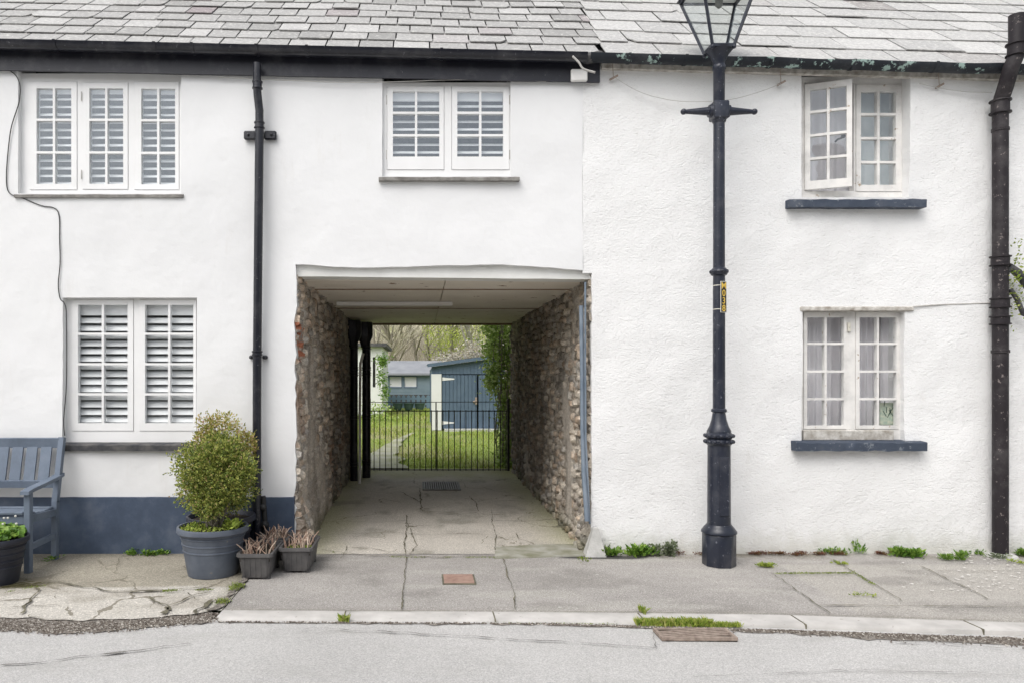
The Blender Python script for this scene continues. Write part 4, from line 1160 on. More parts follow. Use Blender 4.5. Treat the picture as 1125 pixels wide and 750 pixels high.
mb.bbox(lx-.063,lx+.063,ly-.063,ly+.063,zb_-.072,zb_+.072,.008)
mb.lathe((lx,ly,0), [(.046,zb_-.1),(.056,zb_-.085),(.056,zb_-.07)], 16)
for s in (-1,1):
    mb.tube([(lx+s*.06,ly,zb_),(lx+s*.085,ly,zb_),(lx+s*.088,ly,zb_),(lx+s*.1,ly,zb_),(lx+s*.275,ly,zb_-.004),(lx+s*.285,ly,zb_-.004)], [.055,.05,.034,.034,.018,.016], 14)
    mb.ico((lx+s*.293,ly,zb_-.004), .025, 2)
mb.build('ladder_bar', MT['lamp'], SL, auto=50)
mb = MB()
mb.lathe((lx,ly,0), [(.045,3.64),(.046,lz(78)),(.052,lz(77)),(.052,lz(73)),(.046,lz(72)),(.05,lz(68)),(.075,lz(61)),(.1,lz(57)),(.11,lz(55))], 20)
mb.build('lantern_cradle', MT['lamp'], SL, auto=40)
zb0 = lz(55); hb, ht = .088, .235; zt0 = zb0+.50
mb = MB()
cs = lambda h, z: [Vector((lx-h,ly-h,z)),Vector((lx+h,ly-h,z)),Vector((lx+h,ly+h,z)),Vector((lx-h,ly+h,z))]
B_ = cs(hb,zb0); T_ = cs(ht,zt0)
for a, b in zip(B_,T_): mb.bar(a, b, .02, .02, (a-Vector((lx,ly,a.z))))
for q, w in ((B_,.024),(T_,.026)):
    for i in range(4): mb.bar(q[i], q[(i+1)%4], w, w)
for c in B_: mb.ico(c+Vector((0,0,-.012)), .018, 1)
mb.bar(cs(hb,zb0-.005)[0], cs(hb,zb0-.005)[2], .03, .01); mb.bar(cs(hb,zb0-.005)[1], cs(hb,zb0-.005)[3], .03, .01)
LF = mb.build('lantern_frame', MT['lamp'], SL)
mb = MB(); b2 = cs(hb-.003,zb0); t2 = cs(ht-.003,zt0)
for i in range(4): mb.add([b2[i],b2[(i+1)%4],t2[(i+1)%4],t2[i]], [(0,1,2,3)])
mb.build('lantern_glass', mk_glass('lantern glass', .05, (.93,.95,.94)), SL)
mb = MB()   # canopy
q = cs(ht+.03,zt0+.012); q2 = cs(.09,zt0+.24); q3 = cs(.09,zt0+.30)
for u, v in ((q,q2),(q2,q3)):
    for i in range(4): mb.add([u[i],u[(i+1)%4],v[(i+1)%4],v[i]], [(0,1,2,3)])
mb.add(q3, [(0,1,2,3)]); mb.add(cs(ht+.03,zt0+.012), [(3,2,1,0)])
mb.lathe((lx,ly,zt0+.3), [(.06,0),(.07,.03),(.03,.06),(.04,.09),(.012,.16)], 14)
mb.build('lantern_roof', MT['lamp'], SL)
mb = MB(); mb.box(lx-ht+.02,lx+ht-.02,ly-ht+.02,ly+ht-.02,zt0-.004,zt0+.008); mb.build('reflector_panel', MT['enamel'], SL)
mb = MB(); mb.lathe((lx,ly,zt0-.006), [(.035,-.06),(.045,-.05),(.045,0)], 16); mb.lathe((lx,ly,zt0-.066), [(.01,-.09),(.03,-.07),(.03,-.02),(.02,0)], 14); mb.build('lamp_holder', MT['grate'], SL, auto=50)
# number plate M038 wrapped on the right of the shaft
pa = R(-71); pn = Vector((math.cos(pa),math.sin(pa),0)); pt_ = Vector((-pn.y,pn.x,0))
pc = Vector((lx,ly,0))+pn*.0515; zp0, zp1 = lz(344), lz(310)
def oriented_box(mb, c, u, n, hw, hn, z0, z1):
    vs = []
    for z in (z0,z1):
        for a, b in ((-1,-1),(1,-1),(1,1),(-1,1)): p = c+u*a*hw+n*b*hn; vs.append((p.x,p.y,z))
    mb.add(vs, [(0,3,2,1),(4,5,6,7),(0,1,5,4),(1,2,6,5),(2,3,7,6),(3,0,4,7)])
mb = MB(); oriented_box(mb, pc, pt_, pn, .029, .0025, zp0, zp1); np_ = mb.build('number_plate', MT['platew'], SL)
mb = MB(); oriented_box(mb, pc+pn*.003, pt_, pn, .0245, .0015, zp0+.005, zp1-.005); mb.build('plate_face', MT['plain'], np_)
mb = MB()
for z in (lz(314),lz(340)): mb.lathe((lx,ly,z), [(.0485,-.003),(.0495,-.003),(.0495,.003),(.0485,.003)], 24, cap=False)
mb.build('plate_strap', MT['platew'], np_)
cell = (zp1-zp0-.01)/4
for k, ch in enumerate('M038'):
    cu = bpy.data.curves.new('t', 'FONT'); cu.body = ch; cu.size = cell*1.22; cu.align_x = 'CENTER'; cu.extrude = .001; cu.offset = .0004
    to = bpy.data.objects.new('t', cu); COL.objects.link(to)
    me = bpy.data.meshes.new_from_object(to.evaluated_get(bpy.context.evaluated_depsgraph_get()))
    bpy.data.objects.remove(to)
    zc_ = zp1-.005-cell*(k+1)+cell*.08
    sx = .92
    for v in me.vertices:
        p = pc+pn*(.0052+v.co.z)+pt_*(v.co.x*sx)
        v.co = Vector((p.x,p.y,zc_+v.co.y))-ORG[SL.name]
    me.materials.append(MT['yellow']); lo = bpy.data.objects.new('lettering', me); COL.objects.link(lo); lo.parent = np_

# ------------------------------------------------------------------ BENCH
bx1 = -3.11; bx0 = bx1-1.5
BN = thing('garden_bench', 'grey blue slatted wooden bench against the wall under the cottage window', 'bench', ((bx0+bx1)/2,-.42,0))
bm = MT['bench']
yb, yf = -.2, -.635
for x in (bx0, bx1):
    mb = MB()
    mb.bar((x,yb-.01,0),(x,yb,.5),.045,.05,(0,1,0)); mb.bar((x,yb,.49),(x,yb+.12,1.03),.045,.05,(0,1,0))
    mb.build('leg', bm, BN)
    mb = MB(); mb.bbox(x-.026,x+.026,yf-.026,yf+.026,0,.635,.005); mb.build('leg', bm, BN)
    mb = MB(); s = 1 if x == bx1 else -1
    pts = [(yf-.06,.642),(yf+.02,.655),(yf+.2,.672),(yb+.02,.7),(yb+.09,.715)]
    for i in range(len(pts)-1):
        (ya,za),(yc,zc2) = pts[i],pts[i+1]
        mb.add([(x-.035,ya,za-.014),(x+.035,ya,za-.014),(x+.035,yc,zc2-.014),(x-.035,yc,zc2-.014),(x-.035,ya,za+.014),(x+.035,ya,za+.014),(x+.035,yc,zc2+.014),(x-.035,yc,zc2+.014)],
               [(0,3,2,1),(4,5,6,7),(0,1,5,4),(1,2,6,5),(2,3,7,6),(3,0,4,7)])
    mb.build('armrest', bm, BN)
    mb = MB(); mb.bar((x,yf,.2),(x,yb,.21),.03,.045); mb.bar((x,yf+.02,.425),(x,yb,.405),.03,.06); mb.build('side_rail', bm, BN)
mb = MB()
for k in range(6):
    t = k/5; y = yf+.0+t*(yb-.07-yf); z = .468-.05*math.sin(t*math.pi*.8)*.6+.01*(1-t)
    mb.bbox(bx0-.0 if k else bx0+.03, bx1+.0 if k else bx1-.03, y-.032, y+.032, z-.011, z+.011, .004)
mb.build('seat', bm, BN)
mb = MB(); mb.bbox(bx0+.03,bx1-.03,yf-.01,yf+.012,.385,.45,.004); mb.build('apron', bm, BN)
def byy(z): return yb+.12*(z-.49)/.54
mb = MB()
mb.bar((bx0+.02,byy(.98),.985),(bx1-.02,byy(.98),.985),.03,.085,(0,-.2,1)); mb.bar((bx0+.02,byy(.64),.64),(bx1-.02,byy(.64),.64),.03,.06,(0,-.2,1))
x = bx1-.125; 
while x > bx0+.05:
    mb.bar((x,byy(.66),.66),(x,byy(.95),.95),.092,.016,(0,1,0)); x -= .123
mb.build('backrest', bm, BN)

# ------------------------------------------------------------------ POTS AND PLANTS
def pot(root, c, rb, rt, h, mat, rings=3, sq=1):
    mb = MB(); prof = [(rb*.9,.0),(rb,.008)]
    n = 12
    for i in range(1,n+1):
        z = .008+(h*.86-.008)*i/n; r = rb+(rt*.9-rb)*(z/h)/.86
        prof.append((r,z))
        if rings and i in [n-2*k-1 for k in range(rings)]: prof += [(r+.006,z+.003),(r+.006,z+.01),(r+.0005,z+.013)]
    prof += [(rt*.92,h*.87),(rt*.985,h*.885),(rt,h*.9),(rt,h*.975),(rt*.985,h),(rt*.93,h),(rt*.9,h*.96),(rt*.87,h*.88),(0.01,h*.87)]
    mb.lathe(c, prof, 40, cap=False); o = mb.build('pot', mat, root, auto=35)
    mb = MB(); n = 20; vs = [(c[0],c[1],c[2]+h*.93)]
    for k in range(n): a = 2*math.pi*k/n; vs.append((c[0]+rt*.88*math.cos(a),c[1]+rt*.88*math.sin(a),c[2]+h*.9))
    mb.add(vs, [(0,k+1,(k+1)%n+1) for k in range(n)]); mb.build('soil', MT['soil'], root)
    return o
def bush(root, c, rx, rz_, n, mat, name='foliage', base=None, lumps=10, size=(.014,.028), seed=1, up=.35, lump_r=(.3,.5), stems=26):
    random.seed(seed)
    c = Vector(c); L = []
    for k in range(lumps):
        a = random.uniform(0,6.283); b = math.acos(random.uniform(-1,1)); r = random.uniform(.5,.74)
        L.append((c+Vector((rx*r*math.sin(b)*math.cos(a), rx*r*math.sin(b)*math.sin(a), rz_*r*math.cos(b))), random.uniform(*lump_r)*rx))
    L.append((c, rx*.8))
    mb = MB()
    for i in range(n):
        lc, lr = random.choice(L) if random.random() < .8 else L[-1]
        d_ = Vector((random.gauss(0,1),random.gauss(0,1),random.gauss(0,1))).normalized()
        rr_ = lr*(random.uniform(.55,1.02) if random.random() < .8 else random.uniform(.1,1.0))
        p = lc+Vector((d_.x*rr_,d_.y*rr_,d_.z*rr_*rz_/rx))
        if noise.noise(p*13) < -.28: continue
        dirn = (d_+Vector((random.gauss(0,.6),random.gauss(0,.6),up+random.gauss(0,.6))))
        mb.leaf(p, random.uniform(*size), dirn, .55)
    # sprigs standing out of the outline
    for i in range(int(n/45)):
        lc, lr = random.choice(L[:-1]); d_ = Vector((random.gauss(0,1),random.gauss(0,1),random.gauss(.25,1))).normalized()
        s0 = lc+d_*lr*.9; ln = random.uniform(.03,.075)
        for q in range(7):
            mb.leaf(s0+d_*ln*q/7+Vector((random.gauss(0,.004),)*3), random.uniform(*size)*.9, d_+Vector((random.gauss(0,.8),random.gauss(0,.8),random.gauss(.3,.6))), .55)
    f = mb.build(name, mat, root)
    if base is not None:
        mb = MB()
        for k in range(stems):
            lc, lr = random.choice(L); e = lc+Vector((random.gauss(0,1),random.gauss(0,1),random.gauss(0,1))).normalized()*lr*.7
            b0 = Vector(base)+Vector((random.gauss(0,.02),random.gauss(0,.02),0)); m_ = b0.lerp(e,.5)+Vector((random.gauss(0,.03),random.gauss(0,.03),.02))
            mb.tube([b0,m_,e],[.009,.006,.003],5)
        mb.build('stems', MT['bark'], root)
    return f
c1 = Vector(((234-VX)*5.84/F, 5.84-CD, 0))
p1 = thing('potted_shrub', 'rounded box shrub in a big ribbed slate grey pot, front one of the pair', 'potted shrub', c1, 'box shrubs in big pots')
pot(p1, c1, .19, .277, .385, MT['pot'])
bush(p1, (c1.x+.03,c1.y,.765), .345, .33, 27000, MT['leaf_box'], base=(c1.x+.02,c1.y,.37), lumps=20, seed=5, size=(.016,.03))
mb = MB()
for _ in range(520):
    a = random.uniform(0,6.283); r = .24*math.sqrt(random.random()); mb.leaf((c1.x+r*math.cos(a),c1.y+r*math.sin(a),.355+random.uniform(0,.03)), random.uniform(.015,.035), (random.gauss(0,1),random.gauss(0,1),.8), .6)
for _ in range(60): 
    mb.leaf((c1.x+.19+random.gauss(0,.03),c1.y-.12+random.gauss(0,.03),.38+random.uniform(0,.05)), random.uniform(.04,.06), (random.gauss(0,1),random.gauss(0,1),.7), .5)
mb.build('ground_cover', MT['leaf_lime'], p1)
c2 = Vector((X(243,-.3), -.3, 0))
p2 = thing('potted_shrub', 'taller yellow and red tinged shrub in the pot behind the front shrub', 'potted shrub', c2, 'box shrubs in big pots')
pot(p2, c2, .19, .285, .40, MT['pot_d'])
bush(p2, (c2.x+.01,c2.y,1.0), .27, .33, 6500, MT['leaf_box2'], base=(c2.x,c2.y,.38), lumps=12, seed=9, size=(.016,.03))
random.seed(31)
c3 = Vector((X(-7,-.92), -.92, 0))
p3 = thing('potted_plant', 'dark navy pot of leafy green geraniums in front of the bench', 'potted plant', c3)
pot(p3, c3, .17, .245, .35, MT['pot_d'], 4)
mb = MB()
for _ in range(260):
    a = random.uniform(0,6.283); r = .21*math.sqrt(random.random()); z = .34+.10*(1-(r/.25)**2)*random.uniform(.4,1)
    p = Vector((c3.x+r*math.cos(a),c3.y+r*math.sin(a),z)); s = random.uniform(.025,.045)
    # round lobed leaf
    nn = Vector((random.gauss(0,.5),random.gauss(-.3,.5),1)).normalized(); u = nn.cross(Vector((1,0,.1))).normalized(); w = nn.cross(u); k0 = len(mb.v)
    mb.add([p]+[p+(u*math.cos(t)+w*math.sin(t))*s*(1 if i % 2 else .82)+nn*.006 for i, t in enumerate([k*6.283/10 for k in range(10)])], [(0,i+1,(i+1)%10+1) for i in range(10)])
mb.build('leaves', MT['leaf_bright'], p3)
mb = MB()
for q in range(5):
    a = random.uniform(0,6.283); p = Vector((c3.x+.12+.06*math.cos(a),c3.y+.05*math.sin(a),.47+random.uniform(-.02,.03))); mb.ico(p,.009,1)
mb.build('flower', MT['petal'], p3)

def trough(cx, y0, y1, w, h, label, seed, green=False):
    random.seed(seed)
    o = thing('planter', label, 'planter', (cx,(y0+y1)/2,0), 'grey plastic troughs of dry stems')
    mb = MB()
    def ring(hw, ya, yb_, z, r=.02):
        return [(cx-hw+r,ya,z),(cx+hw-r,ya,z),(cx+hw,ya+r,z),(cx+hw,yb_-r,z),(cx+hw-r,yb_,z),(cx-hw+r,yb_,z),(cx-hw,yb_-r,z),(cx-hw,ya+r,z)]
    rs = []
    def q(t): return (w*.37+(w*.46-w*.37)*t, y0+.035*(1-t), y1-.035*(1-t))
    for t, z in ((0,.016),(.3,h*.3),(.9,h*.86)): a = q(t); rs.append(ring(a[0],a[1],a[2],z))
    a = q(1); rs.append(ring(w*.5,y0-.012,y1+.012,h*.88)); rs.append(ring(w*.5,y0-.012,y1+.012,h)); rs.append(ring(w*.44,y0+.01,y1-.01,h)); rs.append(ring(w*.42,y0+.015,y1-.015,h*.75))
    vs = [p for r_ in rs for p in r_]; n = 8
    mb.add(vs, [(i*n+k,i*n+(k+1)%n,(i+1)*n+(k+1)%n,(i+1)*n+k) for i in range(len(rs)-1) for k in range(n)]+[tuple(range(n))[::-1]])
    for sx in (-1,1):
        for yy in (y0+.05,y1-.09): mb.box(cx+sx*w*.28-.03,cx+sx*w*.28+.03,yy,yy+.05,0,.018)
    for k in range(5):   # moulded ribs on the short front
        x = cx-w*.3+w*.6*k/4; mb.bar((x,y0+.03,.03),(x,y0+.004,h*.84),.012,.006,(0,1,0))
    mb.build('trough', MT['trough'], o)
    mb = MB(); mb.box(cx-w*.42,cx+w*.42,y0+.017,y1-.017,h*.7,h*.82); mb.build('soil', MT['soil'], o)
    mb = MB()
    for _ in range(48):
        x = cx+random.uniform(-.36,.36)*w; y = random.uniform(y0+.04,y1-.05); l = random.uniform(.05,.13)
        dx, dy = random.gauss(0,.03), random.gauss(0,.03)
        mb.tube([(x,y,h*.8),(x+dx*.6,y+dy*.6,h*.8+l*.6),(x+dx*1.5,y+dy*1.5,h*.8+l)],[.0045,.004,.003],5)
    mb.build('dry_stems', MT['stem'], o)
    if green:
        mb = MB()
        for _ in range(160): mb.leaf((cx+random.uniform(-.3,.38)*w,random.uniform(y0+.04,y0+.22),h*.82+random.uniform(0,.02)),random.uniform(.012,.025))
        mb.build('green_shoots', MT['leaf_lime'], o)
    return o
trough(X(288,-.58), -.86, -.38, .275, .205, 'grey trough of dry stems beside the big shrub pot', 4)
trough(X(330.5,-.4), -.665, -.2, .27, .205, 'grey trough of dry stems at the passage corner, with green shoots', 6, True)
trough(X(303,-.16), -.28, -.03, .26, .2, 'small trough of reddish stems behind the two front troughs', 8)

# ------------------------------------------------------------------ WEEDS
def weed(px0, px1, y0, y1, n, size, h, mat, label, name='weed_clump', cat='weed', upr=.8, seed=0, asp=.4, group='weeds growing from the pavement joints'):
    random.seed(seed+100)
    ym = (y0+y1)/2
    o = thing(name, label, cat, (X((px0+px1)/2,ym),ym,0), group)
    mb = MB(); xa, xb = X(px0,ym), X(px1,ym)
    k = max(2,int((xb-xa)/.06)); cs_ = [(random.uniform(xa,xb),random.uniform(y0,y1),random.uniform(.5,1)) for _ in range(k)]
    for _ in range(n):
        cx, cy, s = random.choice(cs_)
        a = random.uniform(0,6.283); r = abs(random.gauss(0,.028)); hh = h*s*random.random()**1.3
        mb.leaf((min(max(cx+r*math.cos(a),xa-.03),xb+.03),min(cy+r*.7*math.sin(a),-.02),.006+hh), random.uniform(*size), (math.cos(a),math.sin(a),upr+random.gauss(0,.4)), asp)
    mb.build('leaves', mat, o)
    return o
weed(664,716,-.10,-.04,420,(.03,.07),.07,MT['leaf_bright'],'bright green leafy weed at the wall foot right of the passage',seed=1)
weed(716,745,-.12,-.04,420,(.018,.035),.16,MT['leaf_grey'],'tall grey green weed with round heads left of the street lamp',seed=2,asp=.8)
weed(655,668,-.08,-.03,60,(.02,.04),.10,MT['leaf_grey'],'thin grey weed nearest the conduit foot',seed=3)
weed(815,885,-.07,-.02,800,(.012,.022),.025,MT['leaf_red'],'reddish brown creeping weed along the wall right of the street lamp',seed=4)
weed(885,925,-.07,-.02,400,(.012,.022),.03,MT['leaf_red'],'reddish creeping weed under the lower casement window',seed=5)
weed(745,778,-.1,-.02,260,(.012,.022),.025,MT['leaf_red'],'low brown weed at the wall just left of the lamp base',seed=15)
weed(822,848,-.52,-.45,240,(.018,.035),.03,MT['leaf_lime'],'low lime green weed in front of the lamp base',seed=6)
weed(905,935,-.06,-.02,110,(.02,.04),.05,MT['leaf_bright'],'small weed in the middle of the red creeping strip',seed=7)
weed(940,952,-.06,-.02,40,(.03,.06),.10,MT['leaf_bright'],'single tall pointed weed against the roughcast wall',seed=8,upr=1.5)
weed(984,1025,-.17,-.04,650,(.025,.05),.055,MT['leaf_bright'],'large bright green weed clump between the window and brown pipe',seed=9)
weed(1034,1056,-.28,-.2,500,(.02,.045),.06,MT['leaf_bright'],'round grassy tuft beyond the large weed clump',seed=10,asp=.2,upr=1.2)
weed(1085,1100,-.22,-.12,120,(.02,.035),.035,MT['leaf_grey'],'sparse weed at the foot of the brown pipe',seed=11)
weed(1116,1135,-.14,-.06,240,(.02,.04),.05,MT['leaf_bright'],'weed at the right edge beyond the brown pipe',seed=12)
weed(143,182,-.1,-.04,260,(.018,.035),.05,MT['leaf_bright'],'small green weed against the slate blue plinth',seed=13,asp=.7)
weed(52,74,-.28,-.18,60,(.02,.04),.03,MT['leaf_bright'],'sparse weed behind the bench legs',seed=14)
weed(1108,1125,-.38,-.3,60,(.02,.035),.02,MT['leaf_lime'],'flat weed on the slabs by the pale petals',seed=18)

weed(1058,1078,-.08,-.02,160,(.015,.03),.04,MT['leaf_bright'],'thin weeds against the wall just left of the brown pipe',seed=21)
weed(955,983,-.07,-.02,300,(.012,.022),.02,MT['leaf_red'],'faint reddish weed between the tall pointed weed and the large clump',seed=22)
weed(640,660,-.30,-.2,40,(.015,.03),.02,MT['moss'],'scrap of moss in front of the conduit foot',seed=23)
weed(905,925,-.40,-.36,70,(.015,.03),.02,MT['leaf_lime'],'flat green scrap on the slab joint right of the lamp',seed=24)
weed(939,957,-1.30,-1.24,70,(.012,.025),.02,MT['leaf_lime'],'tiny weed on the long joint near the kerb',seed=25)

def moss(name, label, pts, w, n, z, mat, size=(.008,.018), up=1.2):
    mb = MB(); g = [G(a,b,z) for a,b in pts]
    for _ in range(n):
        i = random.randrange(len(g)-1); p = g[i].lerp(g[i+1], random.random())
        if noise.noise(Vector((p.x*5,p.y*5,2))) < -.1: continue
        zz = z
        mb.leaf((p.x+random.gauss(0,w*.4),p.y+random.gauss(0,w*.4),zz+.001), random.uniform(*size), (random.gauss(0,1),random.gauss(0,1),up), .35)
    o = mb.build(name, mat, None); o['kind'] = 'stuff'; o['label'] = label; o['category'] = 'moss'; return o
random.seed(77)
moss('moss', 'green moss in the diagonal gap between the two pavements', [(243,662),(258,646),(275,630)], .07, 1500, .014, MT['moss'], (.01,.025))
moss('moss', 'thin moss along the paving joints', [(852,630),(900,629.5),(938,629.5)], .025, 500, .012, MT['moss'])
moss('moss', 'mossy seam where the passage floor meets the pavement', [(365,606),(400,610),(445,612),(500,612),(545,612)], .03, 900, .012, MT['moss'], (.006,.014))
moss('moss', 'moss in the cracks of the broken old pavement', [(170,650),(200,648),(232,648)], .03, 500, .018, MT['moss'])
moss('moss', 'moss on the damp hollow at the left of the old pavement', [(0,655),(15,648),(50,643)], .03, 300, .018, MT['moss'], (.006,.014))
moss('moss', 'moss along the foot of the kerb', [(500,684),(640,685),(720,686)], .012, 350, -.008, MT['moss'], (.006,.014))
moss('moss', 'moss seam along the top of the slab joint', [(914,615),(945,633),(960,642)], .02, 220, .012, MT['moss'])
def tuft(px, py, z, n, wx, wy, h, label):
    c = G(px,py,z); o = thing('grass_tuft', label, 'grass tuft', c, 'grass tufts at the kerb')
    mb = MB()
    for _ in range(n):
        x = c.x+random.uniform(-wx,wx); y = c.y+random.gauss(0,wy); l = random.uniform(.4,1)*h; dx, dy = random.gauss(0,.35)*l, random.gauss(0,.35)*l
        mb.add([(x-.0022,y,z),(x+.0022,y,z),(x+dx*.5+.0015,y+dy*.4,z+l*.7),(x+dx,y+dy,z+l)], [(0,1,2,3)])
    mb.build('blades', MT['grass'], o); return o
tuft(740,686,rzz(1.7)+.01,2600,.235,.016,.05,'long strip of grass growing over the kerb beside the road gully')
tuft(796,687,rzz(2.0)+.01,700,.10,.012,.03,'short grass patch at the right end of the road gully')
tuft(378,683,-.012,160,.03,.01,.06,'single small grass tuft at the kerb joint before the troughs')
tuft(706,672,.002,120,.015,.02,.05,'small tuft in the kerb joint left of the long grass strip')
# fallen petals
mb = MB()
for _ in range(120):
    px = random.gauss(1085,35); py = random.uniform(606,650)
    if not 930 < px < 1130: continue
    p = G(px,py,.012); r = random.uniform(.006,.016); n = 6
    mb.add([(p.x+r*math.cos(k*1.047),p.y+r*.8*math.sin(k*1.047),.013+random.uniform(0,.003)) for k in range(n)], [tuple(range(n))])
o = mb.build('fallen_petals', MT['petal'], None); o['kind'] = 'stuff'; o['label'] = 'pale petals scattered on the pavement slabs at right'; o['category'] = 'petals'

# ------------------------------------------------------------------ GATE AT THE END OF THE PASSAGE
yg = DEPTH+.08
GT = thing('iron_gate', 'low black iron bar gate across the far end of the passage', 'gate', (X(482,yg),yg,0))
xa, xb = X(407,yg), X(560,yg)
mb = MB()
mb.bar((xa,yg,Z(451,yg)),(xb,yg,Z(451,yg)),.012,.016); mb.bar((xa,yg,Z(515.5,yg)),(xb,yg,Z(515.5,yg)),.012,.016)
mb.tube([(xa,yg,Z(441.5,yg)),(xb,yg,Z(441,yg))],.0065,6)
x = X(479,yg); mb.bar((x,yg,.03),(x,yg,Z(441,yg)),.02,.02,(0,1,0))
mb.build('rails', MT['iron'], GT)
mb = MB(); nb = 24
for k in range(nb):
    x = X(411,yg)+(X(556,yg)-X(411,yg))*k/(nb-1); mb.tube([(x,yg,Z(516.5,yg)),(x,yg,Z(450,yg))], .0075, 6)
mb.build('bars', MT['iron'], GT)
for px in (406,558.5):
    mb = MB(); x = X(px,yg); mb.bbox(x-.02,x+.02,yg-.02,yg+.02,0,1.2,.004); mb.build('gate_post', MT['iron'], GT)

# ------------------------------------------------------------------ YARD BEHIND
def yard_z(x, y): return np.interp(y,[5.7,9,20,40,90],[0,.0,.0,.02,.05])+.03*(vn(x*.7,y*.7,2)-.5)
def yard_col(x, y):
    c = np.zeros(x.shape+(3,))+np.array((.27,.34,.085))
    c = c*(.75+.5*vn(x*.8+3,y*.5,4))[...,None]
    c = mixc(c, sst(.5,.68,vn(x*.9+30,y*.45+8,4))*.7, (.36,.32,.18))
    return c
yd = patch('yard_grass_ground', -14, 14, lambda x: DEPTH+.34, lambda x: 62, .22, lambda x,y: yard_z(x,y)-.012, yard_col)
def path_pts(): return [((-.62,6.2),.42),((-.74,8),.34),((-.66,10),.2),((-.5,12),.12),((-.2,14),.05)]
def in_path(x, y):
    pp = path_pts()
    ysx = [p[0][1] for p in pp]; cx = np.interp(y, ysx, [p[0][0] for p in pp]); w = np.interp(y, ysx, [p[1] for p in pp])
    return (abs(x-cx) < w*(.8+.5*noise.noise(Vector((x*2,y*1.3,0))))) and y < 14
mb = MB(); vs = []; n = 50; cols = []
for i in range(n+1):
    y = 6.0+8.0*i/n; pp = path_pts(); ysx = [p[0][1] for p in pp]
    cx = float(np.interp(y, ysx, [p[0][0] for p in pp])); w = float(np.interp(y, ysx, [p[1] for p in pp]))
    w1_ = w*(.9+.4*noise.noise(Vector((y*1.4,0,0)))); w2_ = w*(.9+.4*noise.noise(Vector((y*1.4,9,0))))
    z = .02
    vs += [(cx-w1_,y,z),(cx+w2_,y,z)]
mb.add(vs, [(2*i,2*i+1,2*i+3,2*i+2) for i in range(n)])
pth = mb.build('yard_path', m_generic('damp pale earth path', (.28,.29,.16), (.42,.41,.33), 1.6, .8, 30, .6, .02), None); pth['kind'] = 'structure'
random.seed(55); mb = MB()
for _ in range(42000):
    y = 6.1+random.random()**1.6*30; x = random.uniform(-2.2-(y-6)*.12, 2.6)
    if in_path(x,y) and random.random() < .93: continue
    dn = noise.noise(Vector((x*.9,y*.45,4)))
    if random.random() > .62+1.3*dn: continue
    l = random.uniform(.02,.07)*(1+y*.02); w = .003+y*.0005; dx = random.gauss(0,.4)*l; a = random.uniform(0,3.14)
    cx_, sy_ = math.cos(a)*w, math.sin(a)*w
    mb.add([(x-cx_,y-sy_,.0),(x+cx_,y+sy_,.0),(x+dx,y+random.gauss(0,.3)*l,l)], [(0,1,2)])
gs = mb.build('grass', MT['grass'], None); gs['kind'] = 'stuff'; gs['label'] = 'short green grass of the yard behind the gate'; gs['category'] = 'grass'

# garage / blue shed
yS = 21.7-CD
SH = thing('garden_shed', 'dark blue boarded shed with double doors and a white corner behind the gate', 'shed', (X(515,yS),yS,0))
sx0, sx1 = X(474,yS), X(474,yS)+2.75
def sroof(x): return Z(401,yS)+(x-X(472,yS))*.13
mb = MB()
mb.add([(sx0+.02,yS+.1,0),(sx0+.02,yS+4,0),(sx0+.02,yS+4,sroof(sx0)-.1),(sx0+.02,yS+.1,sroof(sx0)-.05)],[(3,2,1,0)])
mb.add([(sx1,yS+.1,0),(sx1,yS+4,0),(sx1,yS+4,sroof(sx1)-.1),(sx1,yS+.1,sroof(sx1)-.05)],[(0,1,2,3)])
mb.add([(sx0,yS+4,0),(sx1,yS+4,0),(sx1,yS+4,sroof(sx1)-.1),(sx0,yS+4,sroof(sx0)-.1)],[(3,2,1,0)])
zd = Z(410.5,yS)
x = sx0
while x < sx1-.02:      # gable boards
    b = min(x+.105,sx1); mb.add([(x,yS+.02,zd),(b-.012,yS+.02,zd),(b-.012,yS+.02,sroof(b)-.05),(x,yS+.02,sroof(x)-.05),(b-.012,yS+.045,zd),(b-.012,yS+.045,sroof(b)-.05),(b,yS+.045,zd),(b,yS+.045,sroof(b)-.05)], [(0,1,2,3),(1,4,5,2),(4,6,7,5)])
    x += .105
mb.build('wall', MT['bluewood'], SH)
for a_, b_ in ((sx0,X(485,yS)),(sx1-.3,sx1)):
    mb = MB(); mb.box(a_,b_,yS,yS+.25,0,zd); mb.build('corner_post', MT['farwhite'], SH)
for (pa_, pb_) in ((485.5,524.5),(525.5,565)):
    mb = MB(); a = X(pa_,yS)+.01; b = X(pb_,yS)-.01 if pb_ < 560 else sx1-.31; x = a
    while x < b-.02:
        e = min(x+.11,b); mb.bbox(x,e-.008,yS+.03,yS+.06,.04,zd-.03,.006); x += .11
    mb.box(a,b,yS+.06,yS+.08,.04,zd-.03)
    dr = mb.build('door', MT['bluewood'], SH)
    hx0 = a if pb_ < 560 else b-.36
    for z in (Z(416,yS),Z(464,yS)):
        mb = MB(); mb.add([(hx0,yS+.02,z-.05),(hx0+.36,yS+.02,z-.015),(hx0+.36,yS+.02,z+.015),(hx0,yS+.02,z+.05)], [(0,1,2,3)] )
        mb.build('hinge', MT['farwhite'], dr)
mb = MB(); mb.box(X(522,yS),X(524,yS),yS+.0,yS+.03,Z(444,yS),Z(436,yS)); mb.ico((X(521,yS),yS,Z(441,yS)),.04,1); mb.build('latch', MT['rust'], SH)
mb = MB(); mb.bar((sx0-.12,yS-.06,sroof(sx0-.12)),(sx1+.12,yS-.06,sroof(sx1+.12)),.1,.09)
mb.add([(sx0-.12,yS-.1,sroof(sx0-.12)+.05),(sx1+.12,yS-.1,sroof(sx1+.12)+.05),(sx1+.12,yS+4.1,sroof(sx1+.12)+.05),(sx0-.12,yS+4.1,sroof(sx0-.12)+.05)],[(0,1,2,3)])
